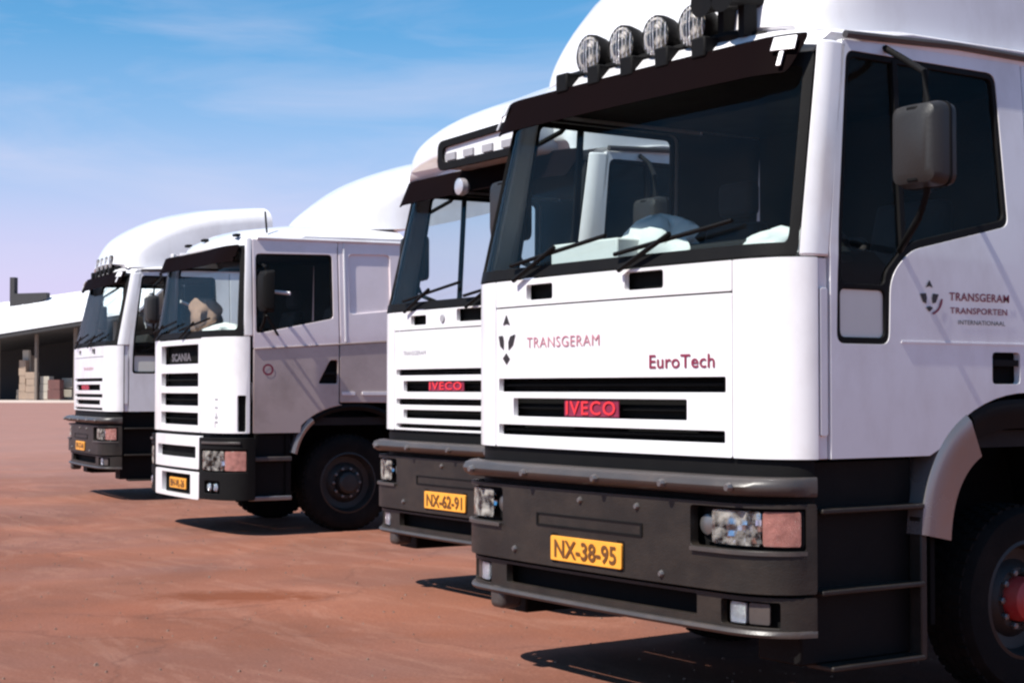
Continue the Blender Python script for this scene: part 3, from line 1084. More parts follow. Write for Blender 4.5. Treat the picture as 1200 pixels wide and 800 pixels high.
    # --- roof lamps
    if v['lamps'] == 'four':
        g = G()
        g.tube([(-0.80, 0.36, 3.10), (-0.66, 0.27, 3.115), (0.66, 0.27, 3.115), (0.80, 0.36, 3.10)], 0.026, 8)
        g.obj('lamp_bar', 'black', root)
        for x in (-0.54, -0.27, 0.0, 0.27, 0.54):
            G().box(x - 0.05, x + 0.05, 0.17, 0.33, 3.02, 3.12).obj('bar_foot', 'black', root, bevel=0.01)
        for x in (-0.385, -0.115, 0.155, 0.425):
            spotlight(root, x + 0.02, 0.27, 3.195, 0.098, stem=0.02)
        if v.get('horns'):
            for x, ln in ((0.60, 0.62), (0.74, 0.50)):
                hn = G().lathe([(-0.10, 0.075), (-0.095, 0.060), (0.0, 0.036), (0.12, 0.026), (ln, 0.020), (ln + 0.05, 0.040), (ln + 0.10, 0.035)], (x, 0.24, 3.27), 'y', 18).obj('air_horn', 'black', root, sharp=60)
                G().box(x - 0.02, x + 0.02, 0.26, 0.34, 3.10, 3.25).obj('horn_stand', 'black', hn)
    elif v['lamps'] == 'sign':
        G_ = G()
        G_.rings([[(x, y, z) for x, z in rpoly([(-0.20, 3.03), (0.95, 3.03), (0.95, 3.25), (-0.20, 3.22)], 0.07, 4)] for y in (0.0, 0.30)])
        sg_ = G_.obj('roof_sign', 'white', root, bevel=0.01)
        o1 = rpoly([(-0.21, 3.02), (0.96, 3.02), (0.96, 3.26), (-0.21, 3.23)], 0.07, 4)
        i1 = rpoly([(-0.14, 3.075), (0.88, 3.075), (0.88, 3.21), (-0.14, 3.18)], 0.04, 4)
        sheet(o1, [i1], lambda a, b, d: (a, -0.024 + d, b), 0.022).obj('sign_frame', 'black', sg_, bevel=0.003)
        for x in (-0.04, 0.20, 0.45, 0.70):
            G().box(x - 0.07, x + 0.06, -0.015, -0.002, 3.085, 3.135).obj('sign_bar', 'greyink', sg_)
        # white horn/lamp hanging on the visor
        G().lathe([(-0.03, 0.03), (-0.02, 0.058), (0.02, 0.062), (0.05, 0.04)], mv(0.04, 2.88, -0.10), 'y', 18).obj('visor_lamp', 'lenswhite', root)
    # --- bumper
    def mb(q, z, d):
        k = min(1.0, max(0.0, (abs(q) - 0.93) / 0.8))
        return mf(q, z, d * (1 - 0.95 * k * k) if d < 0 else d)
    R_ = 1.88
    BL = AL + [P.q1 + 0.1, -P.q1 - 0.1]
    recs = [(0.74, 1.72, 0.785, 0.965)]
    hol = [rect(a, b, c, d, 0.02, 3) for a, b, c, d in recs] + [rect(-b, -a, c, d, 0.02, 3) for a, b, c, d in recs]
    bo = sheet(rect(-R_, R_, 0.60, 0.985, 0.03), hol, mb, 0.05, BL, off=-0.075).obj('bumper', 'bumper', root, bevel=0.012)
    # upper rail, rounded ledge
    rings = []
    N_ = 44
    for i in range(N_ + 1):
        q = -R_ + 2 * R_ * i / N_
        ring = []
        for (d, z) in ((-0.02, 1.015), (-0.09, 1.018), (-0.125, 1.035), (-0.135, 1.06), (-0.120, 1.085), (-0.08, 1.097), (-0.02, 1.10)):
            ring.append(mb(q, z, d))
        rings.append(ring)
    g = G()
    g.rings(rings)
    g.obj('bumper_rail', 'rail', root, sharp=45)
    # step pads with bolts on the rail
    for q in (-0.98, -0.45, 0.14, 0.62, 1.1):
        G().lathe([(-0.014, 0.014), (0.0, 0.022), (0.01, 0.022)], mb(q, 1.055, -0.140), 'y', 8).obj('rail_bolt', 'steel', root)
    # black filler between bumper and cab
    sheet(rect(-R_ - 0.02, R_ + 0.02, 0.60, z0 - 0.006), [], mb, 0.02, BL, off=0.02).obj('bumper_core', 'black', root)
    # lower lip + dark intake with fog lamps
    lo = sheet(rect(-R_, R_, 0.43, 0.585, 0.02), [rect(0.90, 1.45, 0.455, 0.565, 0.015, 2), rect(-1.45, -0.90, 0.455, 0.565, 0.015, 2), rect(-0.75, 0.75, 0.475, 0.57, 0.01, 2)], mb, 0.04, BL, off=-0.045).obj('lower_bumper', 'bumper', root, bevel=0.008)
    sheet(rect(-R_, R_, 0.44, 0.60), [], mb, 0.02, BL, off=0.03).obj('lower_backing', 'slot', root)
    rings = []
    for i in range(N_ + 1):
        q = -R_ + 2 * R_ * i / N_
        rings.append([mb(q, z, d) for (d, z) in ((-0.02, 0.415), (-0.065, 0.415), (-0.075, 0.428), (-0.065, 0.442), (-0.02, 0.445))])
    g = G()
    g.rings(rings)
    g.obj('bumper_lip', 'rail', root, sharp=45)
    for sg in (-1, 1):
        def msd(q, z, d, sg=sg):
            return mb(sg * q, z, d)
        hl = sheet(rect(0.765, 1.70, 0.80, 0.955, 0.02), [], msd, 0.02, AL, off=-0.01).obj('headlight', 'black', root)
        sheet(rect(0.86, 1.285, 0.803, 0.952, 0.02), [], msd, 0.004, AL, off=-0.058).obj('lens', 'headglass', hl, bevel=0.001)
        facets(msd, 0.872, 1.275, 0.812, 0.943, 9, 5, hl, 21 + sg)
        sheet(rect(1.30, 1.66, 0.803, 0.952, 0.02), [], msd, 0.02, AL, off=-0.055).obj('indicator', 'lensred', hl, bevel=0.004)
        G().lathe([(-0.01, 0.02), (0.0, 0.045), (0.02, 0.05)], msd(0.80, 0.878, -0.03), 'y', 18).obj('headlamp_adjuster', 'steel', hl)
        sheet(rect(0.75, 1.74, 0.765, 0.783), [], msd, 0.03, AL, off=-0.092).obj('headlight_sill', 'rail', root, bevel=0.004)
        fl = sheet(rect(0.96, 1.12, 0.465, 0.556, 0.015), [], msd, 0.02, AL, off=-0.03).obj('fog_light', 'lens', root, bevel=0.004)
        sheet(rect(1.14, 1.34, 0.465, 0.556, 0.015), [], msd, 0.02, AL, off=-0.02).obj('fog_light_blank', 'rail', root, bevel=0.004)
        if sg < 0:
            g = G()
            g.box(-0.90, -0.78, -0.04, 0.10, 0.33, 0.45)
            g.obj('tow_bracket', 'rail', root, bevel=0.03, seg=3)
    # plate and recess line
    number_plate(root, mb, -0.28, 0.28, 0.635, 0.755, v['plate'], off=-0.088)
    sheet(rect(-0.42, 0.42, 0.795, 0.86, 0.008), [rect(-0.405, 0.405, 0.805, 0.852)], mb, 0.01, AL, off=-0.080).obj('plate_recess', 'black', root)
    for q, z in ((-0.62, 0.66), (0.38, 0.935), (-0.05, 0.94), (0.55, 0.64)):
        G().lathe([(-0.012, 0.010), (0.0, 0.018), (0.01, 0.018)], mb(q, z, -0.078), 'y', 8).obj('bumper_bolt', 'steel', root)
    # --- step unit below the doors
    for sg in (-1, 1):
        ms = P.side(sg)
        sx = lambda x: sg * x
        g = G()
        g.box(min(sx(0.90), sx(1.17)), max(sx(0.90), sx(1.17)), 0.20, 0.90, 0.28, z0 - 0.01)
        bx = g.obj('step_box', 'black', root, bevel=0.01)
        for z in (0.27, 0.60, 0.95):
            e0, e1 = 1.10, 1.265
            G().box(min(sx(e0), sx(e1)), max(sx(e0), sx(e1)), 0.24 if z > 0.5 else 0.30, 0.885, z - 0.011, z + 0.011).obj('step', 'bumper', root, bevel=0.006)
        G().box(min(sx(1.18), sx(1.25)), max(sx(1.18), sx(1.25)), 0.872, 0.912, 0.26, 0.90).obj('step_upright', 'bumper', root, bevel=0.006)
        # mudguard: dark upper arch, pale front section with a broad flange
        mudguard(root, sg, P, 1.61, 0.735, 42, 121, 0.62, 1.262, 'black', zc=0.69, name='mudguard', sq=2.6, fl=0.13)
        mudguard(root, sg, P, 1.61, 0.742, 123, 170, 0.62, 1.272, 'fender', zc=0.69, name='mudguard_front', sq=2.6, fl=0.21)
        mudguard(root, sg, P, 1.61, 0.735, 5, 40, 0.62, 1.262, 'black', zc=0.69, name='mudguard_rear', sq=2.6, fl=0.13)
    # --- mirrors
    for sg in (-1, 1):
        ms = P.side(sg)
        side_mirror(root, sg, 1.60 if sg > 0 else 1.50, 0.50, 2.51, w=0.25, dd=0.15, h=0.36,
                    arm_top=ms(0.72, 3.02, 0.0), arm_bot=ms(0.74, 2.10, 0.0))
    # --- interior
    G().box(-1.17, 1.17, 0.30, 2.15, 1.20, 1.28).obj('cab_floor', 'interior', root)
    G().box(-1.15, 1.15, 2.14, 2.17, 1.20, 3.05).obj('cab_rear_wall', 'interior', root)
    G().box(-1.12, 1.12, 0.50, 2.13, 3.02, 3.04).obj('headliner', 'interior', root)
    dash = []
    for (y, z) in ((0.10, 1.35), (0.07, 2.03), (0.30, 2.09), (0.62, 2.10), (0.78, 1.98), (0.80, 1.55)):
        dash.append([(x * 1.12, y + 0.10 * abs(x) ** 3, z) for x in frange(-1, 1, 12)])
    g = G()
    g.rings(dash, cap=False, closed=False)
    g.obj('dashboard', 'interior', root, sharp=60)
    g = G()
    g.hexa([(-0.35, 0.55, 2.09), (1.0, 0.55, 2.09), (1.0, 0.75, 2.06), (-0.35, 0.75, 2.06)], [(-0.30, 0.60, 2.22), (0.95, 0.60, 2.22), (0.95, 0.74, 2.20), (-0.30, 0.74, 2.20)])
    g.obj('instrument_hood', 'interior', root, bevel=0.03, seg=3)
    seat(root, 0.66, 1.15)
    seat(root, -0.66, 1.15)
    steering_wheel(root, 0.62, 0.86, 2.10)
    v.get('extra', lambda r, p: None)(root, P)
    chassis(root, P.w, 1.74, 4.9, r=0.455, hub=v.get('hub', 'rimdark'))
    return root, P


SL3 = [(-0.90, 0.89, 1.462, 1.532), (-0.755, 0.64, 1.335, 1.430), (-0.90, 0.885, 1.238, 1.292)]
SL5 = [(-0.90, 0.90, 1.575, 1.620), (-0.78, 0.78, 1.455, 1.535), (-0.90, 0.90, 1.360, 1.405), (-0.78, 0.78, 1.262, 1.325), (-0.90, 0.90, 1.190, 1.222)]
DEF = [(0.30, 3.10, 3.13, 0.98), (0.34, 3.10, 3.28, 1.04), (0.48, 3.10, 3.50, 1.09), (0.75, 3.10, 3.74, 1.12), (1.3, 3.12, 3.90, 1.14), (2.15, 3.12, 4.05, 1.15)]


def extra1(root, P):
    mf = P.map
    emblem_front(mf, root, -0.82, 1.735, 0.135)
    lettering('TRANSGERAM', 0.078, mf, -0.62, 1.69, 'pinkink', root, name='company_lettering', bold=0.0, spacing=1.08, width=0.63)
    lettering('EuroTech', 0.088, mf, 0.385, 1.575, 'maroon', root, name='model_lettering', bold=0.0012, spacing=1.03, width=0.44)
    for sg in (1, -1):
        s0 = P.side(sg)
        ms = s0 if sg > 0 else (lambda y, z, d: s0(1.9 - y, z, d))
        emblem_side(ms, root, 0.925 if sg > 0 else 0.95, 1.895, 0.078)
        lettering('TRANSGERAM', 0.052, ms, 1.06, 1.885, 'maroon', root, name='company_lettering', bold=0.0008, spacing=1.08, width=0.42)
        lettering('TRANSPORTEN', 0.040, ms, 1.065, 1.825, 'maroon', root, name='company_lettering', bold=0.0005, spacing=1.08, width=0.40)
        lettering('INTERNATIONAAL', 0.030, ms, 1.12, 1.775, 'ink', root, name='company_lettering', bold=0.0, width=0.33)


def extra2(root, P):
    mf = P.map
    lettering('TRANSGERAM', 0.045, mf, -0.78, 1.725, 'greyink', root, name='company_lettering', width=0.36)
    G().lathe([(-0.006, 0.028), (0.004, 0.032)], mf(-0.17, 1.975, -0.004), 'y', 18).obj('front_emblem', 'greyink', root)


def extra4(root, P):
    mf = P.map
    lettering('TRANSGERAM', 0.06, mf, -0.2, 1.73, 'pinkink', root, name='company_lettering', width=0.6)


V1 = dict(slots=SL3, badge=(-0.30, 0.14, 1.342, 1.424), badge_text='IVECO', vents=[(-0.63, -0.39, 1.935, 2.015), (0.20, 0.48, 1.945, 2.030)],
          deflector=DEF, lamps='four', plate='NX-38-95', extra=extra1, hub='rimred', glass='glass_near', horns=True)
DEF2 = [(0.10, 3.03, 3.12, 1.10), (0.13, 3.03, 3.28, 1.13), (0.30, 3.06, 3.42, 1.16), (0.65, 3.08, 3.56, 1.17), (0.95, 3.10, 3.68, 1.17), (1.3, 3.12, 3.80, 1.14), (2.15, 3.12, 4.0, 1.15)]
V2 = dict(slots=SL5, badge=(-0.40, 0.10, 1.462, 1.530), badge_text='IVECO', vents=[(-0.66, -0.42, 1.94, 2.01), (0.02, 0.42, 1.945, 2.035)],
          deflector=DEF2, lamps='sign', plate='NX-62-91', extra=extra2)
V4 = dict(slots=SL5, badge=(-0.40, 0.10, 1.462, 1.530), badge_text='IVECO', vents=[(-0.6, -0.4, 1.94, 2.01), (0.3, 0.5, 1.945, 2.02)],
          deflector=[(0.20, 3.10, 3.14, 1.0), (0.26, 3.10, 3.33, 1.04), (0.42, 3.10, 3.55, 1.10), (0.83, 3.10, 3.77, 1.13), (1.4, 3.12, 3.92, 1.15), (2.15, 3.12, 4.00, 1.15)],
          lamps='four', plate='VP-17-44', extra=extra4)

T1 = (-0.21, 0.0)
T2 = (-3.55, 1.30)
T3 = (-10.19, 2.053)
T4 = (-15.9, 3.13)
truck_slotted((T1[0], T1[1], 0), 0.0, 'white truck nearest the camera, three grille slots, four round roof spotlights, red wheel hub', V1)
truck_slotted((T2[0], T2[1], 0), math.radians(-2.0), 'white truck with a framed roof sign, half hidden behind the nearest truck', V2)
truck_slotted((T4[0], T4[1], 0), math.radians(-8.3), 'white truck farthest down the row, next to the shed, with lamps on its roof', V4)


# ------------------------------------------------------------------ truck kind B: slatted centre grille, silver sides
def truck_slatted(loc, rz, label):
    root = tag(empty('truck', loc, rz), label, 'truck', 'trucks parked in a row')
    P = Plan(0.68, 0.57, 0.31, 0.02, zt=2.03, lean=0.24, tumble=0.045, top=2.9, ef=1.0)
    mf = P.map
    AL = P.alines()
    z0 = 1.03
    hg = [(-0.60, 0.60, 1.735, 1.935), (-0.60, 0.60, 1.50, 1.64), (-0.60, 0.60, 1.30, 1.43), (-0.60, 0.60, 1.10, 1.23)]
    fp = sheet(rect(-0.66, 0.66, z0, 1.99, 0.015), [rect(*h, 0.012, 2) for h in hg], mf, 0.05, AL).obj('grille_panel', 'white', root, bevel=0.012)
    sheet(rect(-0.65, 0.65, z0 + 0.02, 1.97), [], mf, 0.01, AL, off=0.09).obj('grille_backing', 'slot', fp)
    for h in hg[1:]:
        sheet(rect(h[0], h[1], (h[2] + h[3]) / 2 - 0.008, (h[2] + h[3]) / 2 + 0.008), [], mf, 0.03, AL, off=0.05).obj('grille_slat', 'slot', fp)
    lettering('SCANIA', 0.11, mf, -0.30, 1.77, 'steel', fp, name='maker_lettering', bold=0.004, width=0.62, off=0.03)
    for sg in (-1, 1):
        o_ = [(sg * a, b) for a, b in rect(0.668, P.q1 - 0.004, z0, 2.0, 0.015)]
        rec = [(sg * a, b) for a, b in rect(1.43, 1.60, 1.045, 1.41, 0.02, 2)]
        cp = sheet(o_, [rec], mf, 0.04, AL).obj('corner_panel', 'white', root, bevel=0.008)
        sheet([(sg * a, b) for a, b in rect(1.42, 1.61, 1.04, 1.42)], [], mf, 0.01, AL, off=0.05).obj('corner_vent', 'slot', cp)
        if sg > 0:
            lettering('114L', 0.085, lambda a, b, d: mf(1.02 + (b - 1.3), 1.38 - (a - 1.0) * 1.1, d), 1.0, 1.3, 'greyink', cp, name='model_lettering', width=0.27)
    # windscreen
    zl = (2.2, 2.4, 2.6, 2.8)
    hole = rpoly([(-1.42, 2.07), (1.42, 2.07), (1.38, 2.86), (-1.38, 2.86)], 0.06, 4)
    outl = rpoly([(-1.54, 2.005), (1.54, 2.005), (1.50, 2.92), (-1.50, 2.92)], 0.05, 3)
    sheet(outl, [hole], mf, 0.03, AL, zl, off=-0.003).obj('windscreen_surround', 'black', root, bevel=0.004)
    sheet(rpoly([(-1.46, 2.04), (1.46, 2.04), (1.42, 2.89), (-1.42, 2.89)], 0.06, 4), [], mf, 0, AL, zl, off=0.012).obj('windscreen', 'glass', root)
    wiper(root, P, -0.9, -0.1, 2.07)
    wiper(root, P, 0.1, 0.9, 2.07)
    for sg in (-1, 1):
        q0, q1 = 1.55, P.q_of_y(0.36) + 0.06
        q1 = P.q1 + 0.03
        sheet([(sg * a, b) for a, b in [(q0, 2.006), (q1, 2.006), (q1, 3.0), (q0 - 0.04, 3.0)]], [], mf, 0.05, AL, zl).obj('windscreen_pillar', 'white', root, bevel=0.012)
    # visor
    def mv(q, z, d):
        x, y, zz = mf(q, z, d)
        k = (2.93 - z) / 0.2
        return (x, y - 0.02 - 0.06 * k * math.sqrt(max(0, 1 - (abs(q) / 1.6) ** 4)), zz)
    sheet(rpoly([(-1.36, 2.75), (1.36, 2.75), (1.42, 2.93), (-1.42, 2.93)], 0.05, 4), [], mv, 0.012, AL, (2.8, 2.87), off=-0.02).obj('sun_visor', 'visor', root, bevel=0.004)
    # sides
    yd0, yd1 = 0.365, 1.30
    for sg in (-1, 1):
        ms = P.side(sg)
        win = rpoly([(yd0 + 0.03, 2.03), (1.24, 2.20), (1.24, 2.86), (yd0 + 0.035, 2.84)], [0.04, 0.04, 0.05, 0.05], 4)
        arch = [(1.50 + 0.76 * math.cos(t), 0.66 + 0.66 * math.sin(t) ** 0.75) for t in [math.radians(a) for a in range(102, 150, 6)]]
        arch = [p for p in arch if p[1] > z0 + 0.02]
        low = [(yd0, z0), (yd0, 1.875), (yd1, 1.93), (yd1, 1.325)] + arch + [(arch[-1][0] - 0.01, z0)]
        up = [(yd0, 1.885), (yd0, 2.05), (yd0 + 0.005, 2.99), (yd1, 3.0), (yd1, 1.94)]
        hr = rpoly([(1.07, 1.53), (1.285, 1.53), (1.285, 1.77), (1.20, 1.77)], 0.02, 2)
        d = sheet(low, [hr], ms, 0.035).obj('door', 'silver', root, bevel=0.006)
        sheet(up, [win], ms, 0.035, blines=(2.03, 2.5), off=0.0).obj('door_frame', 'pearl', d, bevel=0.008)
        sheet(rect(1.05, 1.29, 1.52, 1.78), [], ms, 0.01, off=0.045).obj('handle_recess', 'slot', d)
        sheet(rect(1.10, 1.27, 1.62, 1.65), [], ms, 0.02, off=0.004).obj('door_handle', 'black', d, bevel=0.004)
        iw = [((a - 0.85) * 0.955 + 0.85, (b - 2.45) * 0.955 + 2.45) for a, b in win]
        sheet(win, [iw], ms, 0.03, off=0.006).obj('window_frame', 'black', d)
        sheet(iw, [], ms, 0, off=0.018).obj('door_window', 'sideglass', d)
        sheet(rect(yd1 + .01, 2.03, 1.45, 2.95), [], ms, 0.008, blines=(2.03,), off=0.062).obj('side_lining', 'interior', root)
        # ring badge on the door
        n = 24
        ring = []
        s0 = ms
        o1 = [(0.52 + 0.058 * math.cos(2 * math.pi * k / n), 1.67 + 0.058 * math.sin(2 * math.pi * k / n)) for k in range(n)]
        i1 = [(0.52 + 0.040 * math.cos(2 * math.pi * k / n), 1.67 + 0.040 * math.sin(2 * math.pi * k / n)) for k in range(n)]
        poly_mark([[o1[k], o1[(k + 1) % n], i1[(k + 1) % n], i1[k]] for k in range(n)], ms, 'maroon', d, name='ring_badge')
        # sleeper
        sl = [(yd1 + 0.012, 1.335), (yd1 + 0.012, 1.93), (2.10, 1.985), (2.10, 1.25), (1.95, 1.33), (1.5, 1.335)]
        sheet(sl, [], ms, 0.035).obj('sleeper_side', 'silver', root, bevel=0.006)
        su = [(yd1 + 0.012, 1.945), (yd1 + 0.012, 3.0), (2.10, 3.02), (2.10, 2.0)]
        pn = rpoly([(1.43, 2.25), (1.90, 2.30), (1.90, 2.88), (1.43, 2.87)], 0.05, 4)
        s_ = sheet(su, [pn], ms, 0.035, blines=(2.03, 2.5)).obj('sleeper_upper_side', 'pearl', root, bevel=0.008)
        sheet(rpoly([(1.42, 2.24), (1.91, 2.29), (1.91, 2.89), (1.42, 2.88)], 0.05, 4), [], ms, 0.02, blines=(2.5,), off=0.02).obj('recessed_panel', 'pearl', s_, bevel=0.006)
        sheet(rect(1.365, 1.385, 1.96, 2.99), [], ms, 0.02, off=-0.010).obj('panel_rib', 'white', s_, bevel=0.004)
        # pale strips under the sleeper, above the arch
        sheet(rect(1.33, 1.48, 1.41, 1.445, 0.01), [], ms, 0.02, off=-0.012).obj('side_strip', 'white', root, bevel=0.004)
        sheet(rect(1.56, 2.05, 1.41, 1.445, 0.01), [], ms, 0.02, off=-0.012).obj('side_strip', 'white', root, bevel=0.004)
        # crease ledge
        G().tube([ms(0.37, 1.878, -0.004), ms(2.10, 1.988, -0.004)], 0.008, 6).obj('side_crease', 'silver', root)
        G().tube([ms(0.42, 3.0, -0.006), ms(2.1, 3.015, -0.006)], 0.016, 8).obj('rain_gutter', 'white', root)
        # skirt below the door
        sx = lambda x: sg * x
        G().box(min(sx(0.9), sx(1.19)), max(sx(0.9), sx(1.19)), 0.40, 0.80, 0.36, z0 - 0.006).obj('step_box', 'black', root, bevel=0.01)
        for z in (0.375, 0.77):
            G().box(min(sx(1.1), sx(1.26)), max(sx(1.1), sx(1.26)), 0.33, 0.78, z - 0.022, z + 0.022).obj('step', 'fender' if z < 0.5 else 'rail', root, bevel=0.008)
        mudguard(root, sg, P, 1.47, 0.70, 15, 128, 0.70, 1.245, 'black', zc=0.62, name='mudguard')
        mudguard(root, sg, P, 1.47, 0.702, 130, 163, 0.70, 1.250, 'fender', zc=0.62, name='mudguard_front')
    # roof
    rings = []
    for (y, z, w) in ((0.23, 2.93, 1.02), (0.22, 2.97, 1.06), (0.28, 3.05, 1.10), (0.5, 3.14, 1.16), (0.95, 3.20, 1.18), (2.1, 3.22, 1.18)):
        ring = []
        for k in range(-8, 9):
            u = k / 8
            ring.append((w * u, y + (0.30 * abs(u) ** 3 if y < 0.6 else 0.0), z - (0.16 * abs(u) ** 5 if y > 0.3 else 0.02)))
        for k in range(8, -9, -1):
            u = k / 8
            ring.append((w * u * 0.99, y + (0.30 * abs(u) ** 3 if y < 0.6 else 0.0) + 0.02, (z - 0.18 * abs(u) ** 5 - 0.04) if y > 0.3 else 2.915))
        rings.append(ring)
    g = G()
    g.rings(rings)
    g.obj('roof', 'white', root, sharp=50)
    # marker lamps + antenna on roof edge
    for x in (-0.75, 0.0, 0.75):
        G().box(x - 0.05, x + 0.05, 0.26 + 0.1 * abs(x), 0.32 + 0.1 * abs(x), 3.045, 3.075).obj('marker_lamp', 'black', root, bevel=0.008)
    G().tube([(0.95, 0.62, 3.08), (0.95, 0.60, 3.30)], 0.010, 6).obj('antenna', 'black', root)
    # deflector on the roof with shadow gap
    deflector(root, [(1.42, 3.19, 3.24, 0.60), (1.52, 3.18, 3.40, 0.74), (1.85, 3.18, 3.64, 0.96), (2.15, 3.20, 3.80, 1.08), (2.6, 3.30, 3.96, 1.13), (3.05, 3.42, 4.06, 1.15)])
    # bumper: white bars, dark slots, headlight
    mb = mf
    BL = AL
    bl = P.q1 + 0.05
    b1 = sheet(rect(-0.70, 0.70, 0.655, 0.995, 0.02), [rect(-0.61, 0.61, 0.765, 0.885, 0.012, 2)], mb, 0.05, BL, off=-0.03).obj('bumper_centre', 'white', root, bevel=0.012)
    sheet(rect(-0.66, 0.66, 0.66, 0.99), [], mb, 0.01, BL, off=0.03).obj('bumper_backing', 'slot', b1)
    b2 = sheet(rect(-0.70, 0.70, 0.345, 0.625, 0.03), [rect(-0.45, 0.47, 0.385, 0.595, 0.012, 2)], mb, 0.05, BL, off=-0.03).obj('bumper_apron', 'white', root, bevel=0.012)
    sheet(rect(-0.6, 0.6, 0.36, 0.62), [], mb, 0.01, BL, off=0.03).obj('apron_backing', 'slot', b2)
    number_plate(b2, mb, -0.26, 0.26, 0.43, 0.54, 'BH-VL-26', off=0.0)
    for sg in (-1, 1):
        def msd(q, z, d, sg=sg):
            return mb(sg * q, z, d)
        c1 = sheet(rect(0.71, bl, 0.36, 0.985, 0.03), [rect(0.78, 1.62, 0.64, 0.865, 0.02, 2), rect(0.85, 1.15, 0.42, 0.55, 0.02, 2)], msd, 0.05, BL, off=-0.03).obj('bumper_corner', 'black', root, bevel=0.012)
        sheet(rect(0.72, bl - 0.01, 0.38, 0.97), [], msd, 0.01, BL, off=0.03).obj('corner_backing', 'slot', c1)
        sheet(rect(0.80, 1.50, 0.92, 0.945), [], msd, 0.02, BL, off=-0.045).obj('bumper_trim', 'rail', c1, bevel=0.004)
        h = sheet(rect(0.80, 1.22, 0.655, 0.85, 0.02), [], msd, 0.004, BL, off=-0.027).obj('headlight', 'headglass', root, bevel=0.001)
        facets(msd, 0.81, 1.21, 0.665, 0.84, 6, 4, h, 51 + sg, depth=0.0)
        sheet(rect(1.235, 1.60, 0.655, 0.85, 0.02), [], msd, 0.03, BL, off=-0.025).obj('indicator', 'lensred', root, bevel=0.006)
        for q in (0.93, 1.06):
            G().lathe([(-0.012, 0.006), (-0.01, 0.035), (0.01, 0.045)], msd(q, 0.485, -0.015), 'y', 16).obj('fog_light', 'lens', root)
        # mirrors: pale arms, dark head
        ms = P.side(sg)
        mr = empty('side_mirror', ms(0.42, 2.45, -0.22), 0, root)
        g = G()
        g.rings([[(px_ * k, yy, pz_ * k) for px_, pz_ in rpoly([(-0.11, -0.21), (0.11, -0.21), (0.11, 0.21), (-0.11, 0.21)], 0.04, 4)] for yy, k in ((-0.06, 0.75), (-0.03, 0.95), (0.05, 1.0))])
        g.obj('mirror_housing', 'black', mr, sharp=40)
        g = G()
        g.tube([(-sg * 0.22, 0.05, 0.28), (0, 0, 0.24), (0, 0, 0.19)], 0.014, 6)
        g.obj('mirror_arm', 'black', mr)
        G().tube([(-sg * 0.22, 0.02, -0.40), (-sg * 0.05, 0, -0.30), (0, 0, -0.20)], 0.018, 6).obj('mirror_arm', 'black', mr)
        G().tube([(-sg * 0.21, 0.22, -0.44), (sg * 0.02, 0.0, -0.24)], 0.014, 6).obj('mirror_arm', 'black', mr)
        G().tube([(-sg * 0.20, 0.02, 0.02), (sg * 0.04, 0.24, -0.02)], 0.018, 8).obj('mirror_stay', 'white', mr)
    sheet(rect(-P.q1, P.q1, 0.62, z0 - 0.008), [], mb, 0.02, BL, off=0.04).obj('bumper_core', 'black', root)
    # interior
    G().box(-1.15, 1.15, 0.42, 2.05, 1.10, 1.18).obj('cab_floor', 'interior', root)
    G().box(-1.12, 1.12, 2.03, 2.06, 1.10, 2.98).obj('cab_rear_wall', 'interior', root)
    G().box(-1.10, 1.10, 0.60, 2.02, 2.93, 2.95).obj('headliner', 'interior', root)
    dash = []
    for (y, z) in ((0.14, 1.35), (0.10, 1.98), (0.34, 2.04), (0.66, 2.06), (0.80, 1.95), (0.82, 1.55)):
        dash.append([(x * 1.10, y + 0.26 * abs(x) ** 3 * (1 if y < 0.5 else 0.3), z) for x in frange(-1, 1, 12)])
    g = G()
    g.rings(dash, cap=False, closed=False)
    g.obj('dashboard', 'interior', root, sharp=60)
    seat(root, 0.62, 1.2, 1.55)
    seat(root, -0.62, 1.2, 1.55)
    steering_wheel(root, 0.60, 0.90, 2.02)
    chassis(root, 1.25, 1.46, 4.8, r=0.50, hub='rimdark', rim='rimdark')
    return root, P


truck_slatted((T3[0], T3[1], 0), math.radians(-4.4), 'truck with silver doors and a white slatted grille, third from the right')


# ------------------------------------------------------------------ loose things inside the cabs
def local_to_world(T, rz, p):
    c, s_ = math.cos(rz), math.sin(rz)
    return (T[0] + c * p[0] - s_ * p[1], T[1] + s_ * p[0] + c * p[1], p[2])


def cloth(name, loc, rz, sx, sy, sz, material, label, cat, seed, tall=False):
    rnd = random.Random(seed)
    n, m_ = 18, 10
    rings = []
    ph = [rnd.uniform(0, 6.28) for _ in range(8)]
    for i in range(m_ + 1):
        t = i / m_
        ring = []
        rr = max(0.12, math.sqrt(max(0, 1 - t ** 2.6))) if not tall else (0.35 + 0.65 * math.sin(math.pi * (0.15 + 0.75 * t)))
        for k in range(n):
            a = 2 * math.pi * k / n
            w = 1 + 0.22 * math.sin(3 * a + ph[0] + 4 * t) + 0.15 * math.sin(5 * a + ph[1] - 6 * t) + 0.09 * math.sin(8 * a + ph[2] + 9 * t)
            ring.append((sx * rr * w * math.cos(a), sy * rr * w * math.sin(a), sz * t + 0.04 * sz * math.sin(2 * a + ph[3])))
        rings.append(ring)
    g = G()
    g.rings(rings)
    o = g.obj(name, material, None, sharp=70)
    o.location = loc
    o.rotation_euler = (0, 0, rz)
    tag(o, label, cat)
    return o


